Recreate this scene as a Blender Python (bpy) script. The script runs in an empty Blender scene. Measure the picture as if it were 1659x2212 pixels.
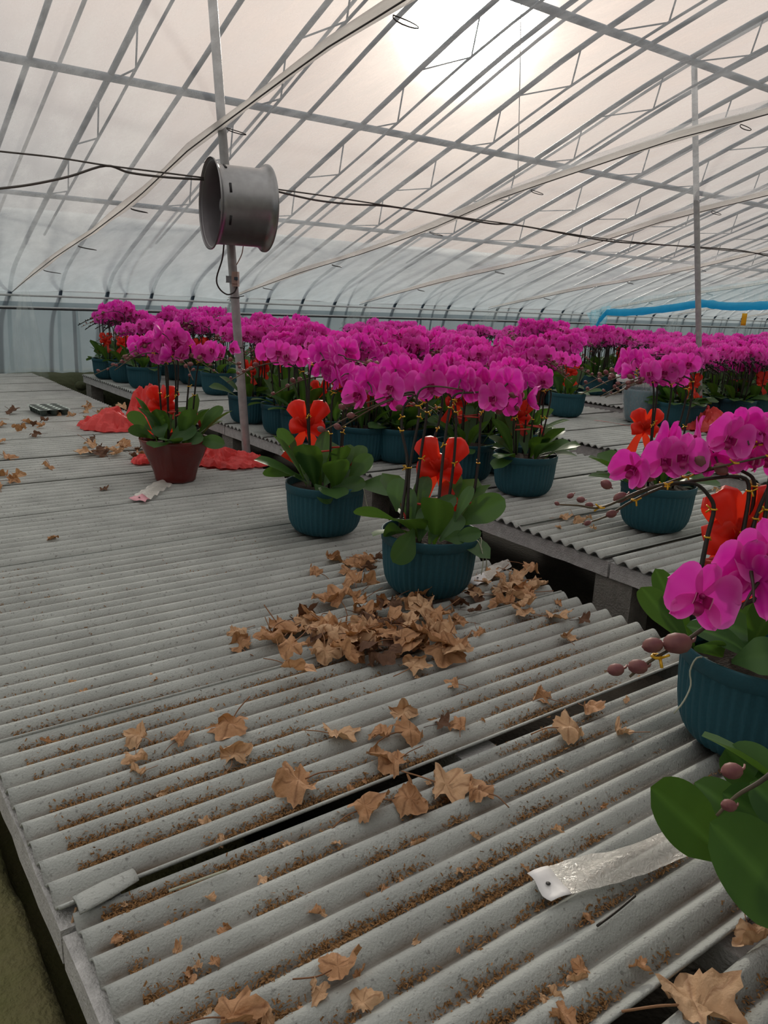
import bpy, math, random
from mathutils import Vector, Matrix, Euler, noise
R_ = random.Random(7)
PI = math.pi
C = bpy.context.scene.collection
sc = bpy.context.scene

# ------------------------------------------------------------------ camera, sky, exposure
ZB = 0.45                                   # bench top above the floor
EYE = Vector((0, 0, ZB + 0.9))
CX = Vector((0.8054, -0.5911, 0.0434))      # camera right, in world
CD = Vector((-0.1224, -0.2376, -0.9636))    # camera down
CF = Vector((0.5799, 0.7708, -0.2637))      # camera forward
CF.normalize(); CX = (CX - CF * CX.dot(CF)).normalized(); CD = CF.cross(CX)
FPX, W, H = 1700.0, 1659, 2212
cam = bpy.data.cameras.new('camera'); camo = bpy.data.objects.new('camera', cam); C.objects.link(camo)
cam.sensor_fit = 'VERTICAL'; cam.sensor_height = 24; cam.lens = FPX / H * 24; cam.clip_start = .05; cam.clip_end = 400
m = Matrix((CX, -CD, -CF)).transposed().to_4x4(); m.translation = EYE; camo.matrix_world = m
sc.camera = camo
sc.view_settings.view_transform = 'Standard'; sc.view_settings.look = 'None'
sc.view_settings.gamma = 1; sc.view_settings.use_curve_mapping = False
sc.view_settings.exposure = -0.04
cy = sc.cycles
cy.max_bounces = 6; cy.diffuse_bounces = 3; cy.glossy_bounces = 2; cy.transmission_bounces = 4; cy.transparent_max_bounces = 12
cy.use_adaptive_sampling = True; cy.adaptive_threshold = .03; cy.use_denoising = True
cy.caustics_reflective = False; cy.caustics_refractive = False; cy.sample_clamp_indirect = 4

SUN = Vector((0.628, 0.718, 0.299)).normalized()
wd = bpy.data.worlds.new('hazy_sky'); sc.world = wd; wd.use_nodes = True
nt = wd.node_tree; nt.nodes.clear()
def N(t, **k):
    n = nt.nodes.new(t)
    for a, b in k.items(): setattr(n, a, b)
    return n
def L(a, b): nt.links.new(a, b)
def math_(op, a, b=None):
    n = N('ShaderNodeMath', operation=op)
    for i, v in enumerate((a, b)):
        if v is None: continue
        if isinstance(v, (int, float)): n.inputs[i].default_value = v
        else: L(v, n.inputs[i])
    return n.outputs[0]
tc = N('ShaderNodeTexCoord'); sep = N('ShaderNodeSeparateXYZ'); L(tc.outputs['Generated'], sep.inputs[0])
ramp = N('ShaderNodeValToRGB'); L(sep.outputs[2], ramp.inputs[0])
el = ramp.color_ramp.elements
el[0].position = 0.0; el[0].color = (.05, .075, .088, 1)
el[1].position = 1.0; el[1].color = (1.0, .95, .92, 1)
for p, c in ((.06, (.09, .125, .145, 1)), (.13, (.20, .23, .245, 1)), (.27, (.475, .44, .42, 1)), (.55, (.70, .65, .62, 1))):
    e = el.new(p); e.color = c
dot = N('ShaderNodeVectorMath', operation='DOT_PRODUCT'); L(tc.outputs['Generated'], dot.inputs[0]); dot.inputs[1].default_value = SUN
d0 = math_('MAXIMUM', dot.outputs['Value'], 0.0)
core = math_('MULTIPLY', math_('ADD', math_('MULTIPLY', math_('POWER', d0, 2000.0), 900.0), math_('POWER', d0, 170.0)), 1.0)
wide = math_('MULTIPLY', math_('POWER', d0, 11.0), .52)
hal = N('ShaderNodeMix', data_type='RGBA', blend_type='ADD'); hal.inputs[0].default_value = 1
mc = N('ShaderNodeVectorMath', operation='SCALE'); mc.inputs[0].default_value = (1.0, .93, .80); L(core, mc.inputs['Scale'])
mw = N('ShaderNodeVectorMath', operation='SCALE'); mw.inputs[0].default_value = (1.0, .66, .46); L(wide, mw.inputs['Scale'])
ad = N('ShaderNodeVectorMath', operation='ADD'); L(mc.outputs[0], ad.inputs[0]); L(mw.outputs[0], ad.inputs[1])
ad2 = N('ShaderNodeVectorMath', operation='ADD'); L(ad.outputs[0], ad2.inputs[0]); L(ramp.outputs[0], ad2.inputs[1])
bg = N('ShaderNodeBackground'); L(ad2.outputs[0], bg.inputs[0]); bg.inputs[1].default_value = 1.0
out = N('ShaderNodeOutputWorld'); L(bg.outputs[0], out.inputs[0])

# ------------------------------------------------------------------ points from the measured photograph
def ray(px, py):
    return CX * ((px - W / 2) / FPX) + CD * ((py - H / 2) / FPX) + CF
def on_z(px, py, z=0.0):                     # z above the bench top
    d = ray(px, py); return EYE + d * ((ZB + z - EYE.z) / d.z)
def on_x(px, py, x): d = ray(px, py); return EYE + d * ((x - EYE.x) / d.x)
def on_y(px, py, y): d = ray(px, py); return EYE + d * ((y - EYE.y) / d.y)
def at(px, py, depth): return EYE + ray(px, py) * depth
CRH = Vector((CX.x, CX.y, 0)).normalized()   # picture-right, level
AZ_R = math.atan2(CRH.y, CRH.x)

# ------------------------------------------------------------------ mesh helpers
class MB:
    def __init__(s): s.v = []; s.f = []; s.mi = []; s.a = []; s.cur = 0
    def add(s, vs, fs, att=None):
        o = len(s.v); s.v.extend(Vector(p) for p in vs); s.a.extend(att if att else [0.0] * len(vs))
        for f in fs: s.f.append([i + o for i in f]); s.mi.append(s.cur)
    def grid(s, P, nu, nv, close=False, att=None):
        vs = [P(i / nu, j / nv) for i in range(nu + 1) for j in range(nv + 1 - (1 if close else 0))]
        k = nv if close else nv + 1
        fs = [(i * k + j, i * k + (j + 1) % k, (i + 1) * k + (j + 1) % k, (i + 1) * k + j) for i in range(nu) for j in range(nv)]
        s.add(vs, fs, [att(i / nu, j / nv) for i in range(nu + 1) for j in range(k)] if att else None)
    def box(s, c, size, rot=None):
        q = Matrix.Rotation(rot, 3, 'Z') if isinstance(rot, (int, float)) else (rot or Matrix.Identity(3))
        vs = [Vector(c) + q @ Vector((x * size[0] / 2, y * size[1] / 2, z * size[2] / 2)) for x in (-1, 1) for y in (-1, 1) for z in (-1, 1)]
        s.add(vs, [(0, 1, 3, 2), (4, 6, 7, 5), (0, 4, 5, 1), (2, 3, 7, 6), (0, 2, 6, 4), (1, 5, 7, 3)])
    def tube(s, pts, rad, n=6, caps=True, att=None):
        pts = [Vector(p) for p in pts]; k = len(pts); o = []
        rr = rad if isinstance(rad, (list, tuple)) else [rad] * k
        t0 = (pts[1] - pts[0]).normalized(); u = t0.orthogonal().normalized()
        for i, p in enumerate(pts):
            t = (pts[min(i + 1, k - 1)] - pts[max(i - 1, 0)])
            if t.length < 1e-9: t = t0
            t.normalize(); u = (u - t * u.dot(t))
            u = u.normalized() if u.length > 1e-6 else t.orthogonal().normalized()
            w = t.cross(u)
            o += [p + (u * math.cos(2 * PI * j / n) + w * math.sin(2 * PI * j / n)) * rr[i] for j in range(n)]
        fs = [(i * n + j, i * n + (j + 1) % n, (i + 1) * n + (j + 1) % n, (i + 1) * n + j) for i in range(k - 1) for j in range(n)]
        if caps: fs += [tuple(range(n - 1, -1, -1)), tuple((k - 1) * n + j for j in range(n))]
        s.add(o, fs, [att] * len(o) if att is not None else None)
    def lathe(s, prof, n=32, wob=None, M=None):
        def P(i, j):
            r, z = prof[i]; a = 2 * PI * j / n
            if wob: r = wob(r, z, a, j)
            p = Vector((r * math.cos(a), r * math.sin(a), z)); return M @ p if M else p
        k = len(prof); vs = [P(i, j) for i in range(k) for j in range(n)]
        s.add(vs, [(i * n + j, i * n + (j + 1) % n, (i + 1) * n + (j + 1) % n, (i + 1) * n + j) for i in range(k - 1) for j in range(n)])
    def ball(s, c, r, n=8, k=5, sc_=(1, 1, 1), q=None):
        q = q or Matrix.Identity(3); vs = []
        for i in range(k + 1):
            a = -PI / 2 + PI * i / k
            for j in range(n):
                b = 2 * PI * j / n
                vs.append(Vector(c) + q @ Vector((r * sc_[0] * math.cos(a) * math.cos(b), r * sc_[1] * math.cos(a) * math.sin(b), r * sc_[2] * math.sin(a))))
        s.add(vs, [(i * n + j, i * n + (j + 1) % n, (i + 1) * n + (j + 1) % n, (i + 1) * n + j) for i in range(k) for j in range(n)])
    def merge(s, o, M, dm=0):
        b = len(s.v); s.v.extend(M @ p for p in o.v); s.a.extend(o.a)
        for f, mi in zip(o.f, o.mi): s.f.append([i + b for i in f]); s.mi.append(mi + dm)
    def mesh(s, name, mats, smooth=True):
        me = bpy.data.meshes.new(name); me.from_pydata([tuple(p) for p in s.v], [], s.f)
        for mt in (mats if isinstance(mats, (list, tuple)) else [mats]): me.materials.append(mt)
        me.polygons.foreach_set('material_index', s.mi)
        me.polygons.foreach_set('use_smooth', [smooth] * len(s.f))
        if any(s.a):
            at_ = me.attributes.new('tone', 'FLOAT', 'POINT'); at_.data.foreach_set('value', s.a)
        me.update(); return me
    def build(s, name, mats, parent=None, smooth=True): return link(name, s.mesh(name, mats, smooth), parent)
def link(name, me, parent=None, M=None):
    o = bpy.data.objects.new(name, me); C.objects.link(o)
    if parent: o.parent = parent
    if M is not None: o.matrix_local = M
    return o
def tag(o, label=None, cat=None, group=None, kind=None):
    for k, v in (('label', label), ('category', cat), ('group', group), ('kind', kind)):
        if v: o[k] = v
    return o
def empty(name, loc, rz=0, label=None, cat=None, group=None, kind=None):
    o = bpy.data.objects.new(name, None); C.objects.link(o); o.location = loc; o.rotation_euler.z = rz; o.empty_display_size = .05
    return tag(o, label, cat, group, kind)
KIDS = {}
def copy_tree(o, parent=None):
    c = o.copy(); C.objects.link(c)
    if parent: c.parent = parent
    for ch in list(o.children): copy_tree(ch, c)
    return c
def smooth_pts(pts, n=4):                     # Catmull-Rom through the points
    pts = [Vector(p) for p in pts]; q = [pts[0] * 2 - pts[1]] + pts + [pts[-1] * 2 - pts[-2]]; o = []
    for i in range(1, len(q) - 2):
        a, b, c, d = q[i - 1:i + 3]
        for k in range(n):
            t = k / n
            o.append(.5 * ((2 * b) + (c - a) * t + (2 * a - 5 * b + 4 * c - d) * t * t + (3 * b - a - 3 * c + d) * t ** 3))
    o.append(pts[-1]); return o
def lerp_tab(tab, x):
    if x <= tab[0][0]: return tab[0][1]
    for (a, b), (c, d) in zip(tab, tab[1:]):
        if x <= c: return b + (d - b) * (x - a) / (c - a)
    return tab[-1][1]
def nz(x, y, z=0.0): return noise.noise(Vector((x, y, z)))

# ------------------------------------------------------------------ materials
def mat(name, col, rough=.6, metal=0, noise_amt=.12, nscale=12, col2=None, bump=0, bscale=60, transl=0, tcol=None, spec=.5, alpha=None):
    mt = bpy.data.materials.new(name); mt.use_nodes = True; t = mt.node_tree; b = t.nodes['Principled BSDF']
    b.inputs['Roughness'].default_value = rough; b.inputs['Metallic'].default_value = metal; b.inputs['Specular IOR Level'].default_value = spec
    g = t.nodes.new('ShaderNodeNewGeometry'); ns = t.nodes.new('ShaderNodeTexNoise'); ns.inputs['Scale'].default_value = nscale; ns.inputs['Detail'].default_value = 4
    t.links.new(g.outputs['Position'], ns.inputs['Vector'])
    mx = t.nodes.new('ShaderNodeMix'); mx.data_type = 'RGBA'; t.links.new(ns.outputs[0], mx.inputs[0])
    c2 = col2 or tuple(c * (1 - 2 * noise_amt) for c in col)
    c1 = col if col2 else tuple(min(1, c * (1 + 2 * noise_amt)) for c in col)
    mx.inputs[6].default_value = (*c2, 1); mx.inputs[7].default_value = (*c1, 1)
    t.links.new(mx.outputs[2], b.inputs['Base Color'])
    if bump:
        n2 = t.nodes.new('ShaderNodeTexNoise'); n2.inputs['Scale'].default_value = bscale; n2.inputs['Detail'].default_value = 3; t.links.new(g.outputs['Position'], n2.inputs['Vector'])
        bp = t.nodes.new('ShaderNodeBump'); bp.inputs['Strength'].default_value = bump; bp.inputs['Distance'].default_value = .01
        t.links.new(n2.outputs[0], bp.inputs['Height']); t.links.new(bp.outputs[0], b.inputs['Normal'])
    if transl:
        tr = t.nodes.new('ShaderNodeBsdfTranslucent'); tr.inputs[0].default_value = (*(tcol or col), 1)
        ms = t.nodes.new('ShaderNodeMixShader'); ms.inputs[0].default_value = transl
        o = t.nodes['Material Output']; t.links.new(b.outputs[0], ms.inputs[1]); t.links.new(tr.outputs[0], ms.inputs[2]); t.links.new(ms.outputs[0], o.inputs[0])
    if alpha is not None: b.inputs['Alpha'].default_value = alpha
    mt['c'] = 1
    return mt
def tone_mix(mt, colB, power=1.0):
    """colour goes to colB where the mesh attribute 'tone' is 1 (veins, dirt, rims that belong to the thing)"""
    t = mt.node_tree; b = t.nodes['Principled BSDF']; src = b.inputs['Base Color'].links[0].from_socket
    a = t.nodes.new('ShaderNodeAttribute'); a.attribute_name = 'tone'
    mx = t.nodes.new('ShaderNodeMix'); mx.data_type = 'RGBA'; t.links.new(src, mx.inputs[6]); mx.inputs[7].default_value = (*colB, 1)
    t.links.new(a.outputs['Fac'], mx.inputs[0]); t.links.new(mx.outputs[2], b.inputs['Base Color'])
    return mt
def back_mix(mt, colB, fac=.8):
    t = mt.node_tree; b = t.nodes['Principled BSDF']; src = b.inputs['Base Color'].links[0].from_socket
    g = t.nodes.new('ShaderNodeNewGeometry'); mu = t.nodes.new('ShaderNodeMath'); mu.operation = 'MULTIPLY'; mu.inputs[1].default_value = fac
    t.links.new(g.outputs['Backfacing'], mu.inputs[0])
    mx = t.nodes.new('ShaderNodeMix'); mx.data_type = 'RGBA'; t.links.new(mu.outputs[0], mx.inputs[0]); t.links.new(src, mx.inputs[6]); mx.inputs[7].default_value = (*colB, 1)
    t.links.new(mx.outputs[2], b.inputs['Base Color']); return mt
def film(name, clear, col, streak=.12, scale=(3, 1.2, 3), eave_dim=None):
    """plastic sheeting: partly clear, partly milky (scatters light through)"""
    mt = bpy.data.materials.new(name); mt.use_nodes = True; t = mt.node_tree; t.nodes.clear()
    g = t.nodes.new('ShaderNodeNewGeometry'); mp = t.nodes.new('ShaderNodeMapping'); mp.inputs['Scale'].default_value = scale
    t.links.new(g.outputs['Position'], mp.inputs[0])
    ns = t.nodes.new('ShaderNodeTexNoise'); ns.inputs['Scale'].default_value = 2.5; ns.inputs['Detail'].default_value = 6; ns.inputs['Roughness'].default_value = .65; t.links.new(mp.outputs[0], ns.inputs['Vector'])
    mr = t.nodes.new('ShaderNodeMapRange'); mr.inputs[1].default_value = .3; mr.inputs[2].default_value = .7
    mr.inputs[3].default_value = 1 - clear - streak; mr.inputs[4].default_value = 1 - clear + streak; t.links.new(ns.outputs[0], mr.inputs[0])
    mo = mr.outputs[0]
    if eave_dim:                                   # haze and dim light painted into the film towards the eave
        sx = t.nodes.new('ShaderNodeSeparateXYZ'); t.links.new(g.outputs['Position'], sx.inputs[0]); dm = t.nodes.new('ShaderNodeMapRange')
        dm.inputs[1].default_value, dm.inputs[2].default_value, dm.inputs[4].default_value = eave_dim; t.links.new(sx.outputs[1], dm.inputs[0])
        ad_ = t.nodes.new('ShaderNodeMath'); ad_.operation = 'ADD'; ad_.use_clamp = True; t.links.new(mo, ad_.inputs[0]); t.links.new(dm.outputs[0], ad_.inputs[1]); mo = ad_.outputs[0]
    tp = t.nodes.new('ShaderNodeBsdfTransparent'); tl = t.nodes.new('ShaderNodeBsdfTranslucent'); df = t.nodes.new('ShaderNodeBsdfDiffuse')
    if eave_dim:
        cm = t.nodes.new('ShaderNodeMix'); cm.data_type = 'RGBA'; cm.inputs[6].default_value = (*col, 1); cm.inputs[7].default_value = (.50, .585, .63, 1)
        dn = t.nodes.new('ShaderNodeMapRange'); dn.inputs[1].default_value, dn.inputs[2].default_value = eave_dim[0], eave_dim[1]; t.links.new(sx.outputs[1], dn.inputs[0]); t.links.new(dn.outputs[0], cm.inputs[0]); t.links.new(cm.outputs[2], tl.inputs[0])
    tl.inputs[0].default_value = (*col, 1); df.inputs[0].default_value = (*[c * .6 for c in col], 1)
    m1 = t.nodes.new('ShaderNodeMixShader'); m1.inputs[0].default_value = .2; t.links.new(tl.outputs[0], m1.inputs[1]); t.links.new(df.outputs[0], m1.inputs[2])
    m2 = t.nodes.new('ShaderNodeMixShader'); t.links.new(mo, m2.inputs[0]); t.links.new(tp.outputs[0], m2.inputs[1]); t.links.new(m1.outputs[0], m2.inputs[2])
    o = t.nodes.new('ShaderNodeOutputMaterial'); t.links.new(m2.outputs[0], o.inputs[0]); return mt

M = {}
M['steel'] = mat('painted_steel', (.05, .085, .12), .5, .1)
M['galv'] = mat('galvanised_steel', (.33, .335, .34), .33, .9, .1, 30)
M['post'] = mat('weathered_pipe', (.42, .42, .42), .45, .5, .2, 25, bump=.1)
M['concrete'] = mat('beam_concrete', (.54, .54, .53), .9, 0, .18, 40, bump=.5, bscale=180)
M['block'] = mat('block_concrete', (.24, .235, .21), .95, 0, .22, 25, bump=.6, bscale=120)
M['floor'] = mat('dark_earth', (.07, .06, .045), .95, 0, .2, 9, bump=1, bscale=60)
M['bank'] = mat('mossy_earth', (.20, .165, .09), .95, 0, .2, 9, col2=(.11, .13, .035), bump=1, bscale=60)
M['moss'] = mat('mossy_kerb', (.10, .11, .055), .95, 0, .2, 6, col2=(.05, .065, .03), bump=1, bscale=30)
M['outer'] = film('outer_greenhouse_film', .84, (.92, .91, .90), .08, (2, .6, 2))
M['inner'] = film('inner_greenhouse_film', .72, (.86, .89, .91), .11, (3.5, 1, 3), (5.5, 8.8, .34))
M['wallfilm'] = film('side_wall_film', .20, (.22, .285, .325), .06, (.8, 2, .6))
M['seam'] = film('bunched_film', .18, (.93, .91, .88), .2, (6, 1, 6))
M['drape'] = film('draped_film', .82, (.6, .66, .66), .12, (20, 20, 2))
M['wire'] = mat('dark_wire', (.035, .033, .03), .5)
M['cable'] = mat('grey_cable', (.10, .09, .08), .5)
M['blue'] = mat('blue_film', (.06, .52, .80), .35, 0, .2, 14, transl=.6, tcol=(.10, .72, 1.0))
M['bluefilm'] = film('thin_blue_film', .6, (.25, .72, .92), .2, (8, 8, 4))
M['white'] = mat('white_plastic', (.75, .75, .74), .5)
M['rail'] = mat('white_rail', (.6, .63, .63), .5)
M['blackstrip'] = mat('black_strip', (.02, .02, .022), .6)
M['yellow'] = mat('yellow_card', (.78, .50, .02), .6, transl=.3, tcol=(.9, .6, .03))
M['pot'] = mat('teal_pot_plastic', (.016, .085, .112), .55, 0, .10, 160, bump=.15, bscale=900, spec=.35)
M['potred'] = mat('red_glazed_pot', (.14, .020, .018), .2, 0, .08, 20, spec=.5)
M['potdark'] = mat('dark_red_pot', (.10, .02, .018), .45, 0, .1, 20)
M['potgrey'] = mat('wrapped_pot', (.17, .26, .30), .3, 0, .15, 30)
M['soil'] = mat('bark_soil', (.035, .025, .018), .95, 0, .3, 80, bump=1, bscale=150)
M['leaf'] = back_mix(tone_mix(mat('orchid_leaf', (.030, .090, .022), .48, 0, .25, 9, transl=.20, tcol=(.16, .34, .03), spec=.3), (.085, .20, .045)), (.055, .125, .042), .8)
M['stem'] = tone_mix(mat('orchid_stem', (.018, .014, .010), .5, 0, .3, 60), (.13, .10, .055))
M['petal'] = tone_mix(back_mix(mat('orchid_petal', (.74, .012, .44), .5, 0, .14, 60, transl=.32, tcol=(1.0, .04, .62), spec=.2), (.78, .075, .48), .85), (.98, .26, .74))
M['lip'] = tone_mix(mat('orchid_lip', (.34, .004, .13), .5, 0, .1, 60, transl=.2, tcol=(.6, .02, .2)), (.85, .45, .62))
M['bud'] = tone_mix(mat('orchid_bud', (.19, .058, .068), .55, 0, .2, 60, transl=.1), (.30, .13, .11))
M['tie'] = mat('gold_tie', (.80, .45, .02), .35, .2)
M['bow'] = mat('red_satin', (.92, .045, .02), .38, 0, .08, 20, transl=.45, tcol=(1.0, .06, .02))
M['ribbon'] = mat('coral_ribbon', (.80, .11, .09), .4, 0, .1, 20, transl=.3)
M['bag'] = mat('red_bag', (.95, .10, .095), .3, 0, .1, 14, transl=.4, tcol=(1.0, .14, .12), spec=.5)
M['bagdark'] = mat('deep_red_bag', (.62, .025, .03), .32, 0, .12, 10, transl=.3, tcol=(.8, .04, .04))
M['root'] = mat('aerial_root', (.42, .44, .34), .7)
M['dry'] = tone_mix(mat('dry_leaf', (.64, .365, .19), .75, 0, .2, 30, col2=(.42, .22, .105), bump=.35, bscale=140, transl=.15, tcol=(.5, .25, .08)), (.22, .10, .045))
M['dry2'] = tone_mix(mat('pale_dry_leaf', (.72, .48, .29), .75, 0, .2, 30, col2=(.56, .34, .18), bump=.3, bscale=140, transl=.15, tcol=(.5, .28, .12)), (.30, .15, .07))
M['dry3'] = tone_mix(mat('dark_dry_leaf', (.17, .085, .045), .8, 0, .25, 30, col2=(.09, .045, .025), bump=.35, bscale=140, transl=.08, tcol=(.3, .12, .05)), (.10, .05, .03))
M['litter'] = mat('leaf_crumbs', (.42, .215, .075), .9, 0, .3, 320, col2=(.085, .052, .024))
M['tray'] = mat('tray_plastic', (.05, .07, .06), .45)
M['traytop'] = mat('tray_rim', (.42, .50, .45), .5)
M['sleevetab'] = mat('white_sleeve_tab', (.85, .85, .84), .6)
M['pinktab'] = mat('pink_sleeve_tab', (.80, .40, .45), .4)
M['breaker'] = mat('breaker_plastic', (.50, .36, .30), .5)
M['breakertoggle'] = mat('breaker_toggle', (.05, .07, .10), .4)
# clear crinkled sleeve
def sleeve_mat(name, clear):
    mt = bpy.data.materials.new(name); mt.use_nodes = True; t = mt.node_tree; b = t.nodes['Principled BSDF']
    b.inputs['Base Color'].default_value = (.92, .90, .82, 1); b.inputs['Roughness'].default_value = .15; b.inputs['Specular IOR Level'].default_value = .9
    g = t.nodes.new('ShaderNodeNewGeometry'); v = t.nodes.new('ShaderNodeTexNoise'); v.inputs['Scale'].default_value = 70; v.inputs['Detail'].default_value = 5; v.inputs['Distortion'].default_value = 2.5
    t.links.new(g.outputs['Position'], v.inputs['Vector'])
    bp = t.nodes.new('ShaderNodeBump'); bp.inputs['Strength'].default_value = .9; bp.inputs['Distance'].default_value = .006; t.links.new(v.outputs[0], bp.inputs['Height']); t.links.new(bp.outputs[0], b.inputs['Normal'])
    a = t.nodes.new('ShaderNodeAttribute'); a.attribute_name = 'tone'
    mr = t.nodes.new('ShaderNodeMapRange'); mr.inputs[3].default_value = 1 - clear; mr.inputs[4].default_value = .85; t.links.new(a.outputs['Fac'], mr.inputs[0])
    t.links.new(mr.outputs[0], b.inputs['Alpha']); return mt
M['sleeve'] = sleeve_mat('clear_sleeve', .5)
# corrugated fibre-cement: grey, dark specks, brown dirt lying in the valleys
def sheet_mat():
    mt = mat('fibre_cement', (.445, .472, .45), .85, 0, .16, 7, bump=.35, bscale=260, spec=.3); t = mt.node_tree; b = t.nodes['Principled BSDF']
    src = b.inputs['Base Color'].links[0].from_socket; g = t.nodes.new('ShaderNodeNewGeometry')
    n1 = t.nodes.new('ShaderNodeTexNoise'); n1.inputs['Scale'].default_value = 120; n1.inputs['Detail'].default_value = 5; t.links.new(g.outputs['Position'], n1.inputs['Vector'])
    r1 = t.nodes.new('ShaderNodeMapRange'); r1.inputs[1].default_value = .60; r1.inputs[2].default_value = .76; r1.inputs[4].default_value = .7; t.links.new(n1.outputs[0], r1.inputs[0])
    m1 = t.nodes.new('ShaderNodeMix'); m1.data_type = 'RGBA'; t.links.new(r1.outputs[0], m1.inputs[0]); t.links.new(src, m1.inputs[6]); m1.inputs[7].default_value = (.075, .068, .06, 1)
    a = t.nodes.new('ShaderNodeAttribute'); a.attribute_name = 'tone'
    n2 = t.nodes.new('ShaderNodeTexNoise'); n2.inputs['Scale'].default_value = 5; n2.inputs['Detail'].default_value = 6; t.links.new(g.outputs['Position'], n2.inputs['Vector'])
    r2 = t.nodes.new('ShaderNodeMapRange'); r2.inputs[1].default_value = .38; r2.inputs[2].default_value = .68; r2.inputs[3].default_value = .50; r2.inputs[4].default_value = 1; t.links.new(n2.outputs[0], r2.inputs[0])
    mu = t.nodes.new('ShaderNodeMath'); mu.operation = 'MULTIPLY'; t.links.new(a.outputs['Fac'], mu.inputs[0]); t.links.new(r2.outputs[0], mu.inputs[1])
    m2 = t.nodes.new('ShaderNodeMix'); m2.data_type = 'RGBA'; t.links.new(mu.outputs[0], m2.inputs[0]); t.links.new(m1.outputs[2], m2.inputs[6]); m2.inputs[7].default_value = (.115, .090, .066, 1)
    t.links.new(m2.outputs[2], b.inputs['Base Color']); return mt
M['sheet'] = sheet_mat()

# ------------------------------------------------------------------ the setting
X0, X1 = -6.0, 27.0
WY = 9.0                                       # back wall
fl = MB(); fl.grid(lambda u, v: Vector((-60 + 130 * u, -60 + 130 * v, -.002)), 4, 4)
flo = tag(fl.build('floor', M['floor']), kind='structure')
# beaten earth beside the near bench, with a gutter
mb = MB()
def soilP(u, v):
    x = -1.6 + 2.3 * u; y = -.4 + 9 * v; e = .205 + .012 * nz(y * 6, 2) - .03 * max(0, 1.1 - y); k = min(1, max(0, (x - e) / .03)); k = k * k * (3 - 2 * k)
    return Vector((x, y, .275 - .15 * k + (.012 * nz(x * 9, y * 9) + .008 * nz(x * 29, y * 29) + .004 * nz(x * 70, y * 70))))
mb.grid(soilP, 150, 260)
tag(mb.build('path', M['bank'], flo), label='mossy earth bank beside the near bench')
# roof profile (height above the bench)
ROOF = [(-4.6, 4.3), (-3, 4.2), (-1, 3.95), (0, 3.72), (2, 3.31), (4.07, 2.76), (5.6, 2.20), (7.25, 1.60), (8.3, 1.20), (8.8, .97), (9.05, .68), (9.13, .3), (9.15, -.45)]
def roofz(y): return ZB + lerp_tab(ROOF, y)
RP = smooth_pts([Vector((0, y, z)) for y, z in ROOF], 4)
mb = MB()
nx = 60
mb.grid(lambda u, v: Vector((X0 + (X1 - X0) * u, RP[round(v * (len(RP) - 1))].y + .0, RP[round(v * (len(RP) - 1))].z + ZB + .04)), nx, len(RP) - 1)
roof = tag(mb.build('ceiling', M['outer']), kind='structure')
a_ = MB(); a_.grid(lambda u, v: Vector((X0 + (X1 - X0) * u, -4.7 + 2.6 * v, roofz(-4.7 + 2.6 * v) + .09)), 4, 10); tag(a_.build('added_ceiling_rear', mat('opaque_light_block', (.10, .11, .10), .95)), kind='structure')  # opaque rear roof out of view, added to block light from behind
# bank added beyond the back wall to cut low sky light
a_ = MB()
def bankP(u, v):
    x = -40 + 110 * u; q = lerp_tab([(0, 0), (.2, 1.6), (.4, 2.4), (.6, 2.6), (1, 2.5)], v); return Vector((x, 11.5 + 8 * v + .3 * nz(x * .5, v * 3), q + .15 * nz(x * .3, v * 2, 5) * (v > 0)))
a_.grid(bankP, 90, 10); tag(a_.build('added_bank', mat('added_bank_grey', (.15, .195, .22), .95, 0, .15, 1.5)), kind='structure')
# lattice trusses and plain rafters (each one a part of the roof), purlins
def offs(pts, d):
    o = []
    for i, p in enumerate(pts):
        t = (pts[min(i + 1, len(pts) - 1)] - pts[max(0, i - 1)]).normalized(); o.append(p + Vector((0, t.z, -t.y)) * d)
    return o
topc = [Vector((0, p.y, p.z + ZB)) for p in RP if p.y > -4.5]
a_ = MB(); a_.tube(topc, .021, 6); me_top = a_.mesh('top_chord', M['steel'])
low = [p for p in offs(topc, .21) if p.y < 7.6]
a_ = MB(); a_.tube(low, .010, 5); me_low = a_.mesh('bottom_chord', M['steel'])
a_ = MB(); y = -3.5; k = 0; pv = None
def chord(tab, y): return lerp_tab([(p.y, p.z) for p in tab], y)
while y < 6.9:
    A, B = Vector((0, y, chord(topc, y))), Vector((0, y + .06, chord(low, y + .06))); A2 = Vector((0, y + .62, chord(topc, y + .62)))
    a_.tube([A, B], .006, 4); a_.tube([B, A2], .006, 4); y += .78
me_web = a_.mesh('truss_web', M['steel'])
a_ = MB(); a_.tube(topc, .018, 6); me_raf = a_.mesh('rafter', M['steel'])
a_ = MB(); a_.tube([p + Vector((0, 0, .10)) for p in topc], .013, 6); me_hoop = a_.mesh('outer_hoop', M['steel'])
k = -3
while 1.86 + .985 * k < 25.5:
    x = 1.86 + .985 * k
    t = link('roof_truss', me_top, roof); t.location.x = x
    link('bottom_chord', me_low, t); link('truss_web', me_web, t)
    r = link('rafter', me_raf, roof); r.location.x = x + .495
    k += 1
for k in range(-2, 16):
    r = link('outer_hoop', me_hoop, roof); r.location.x = 1.59 + 1.49 * k
for py, rad in ((4.07, .028), (5.6, .026), (7.25, .02), (2.0, .026), (-.5, .026)):
    a_ = MB(); a_.tube([(X0, py, roofz(py) - .02), (X1, py, roofz(py) - .02)], rad, 6); a_.build('purlin', M['steel'], roof)
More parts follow.
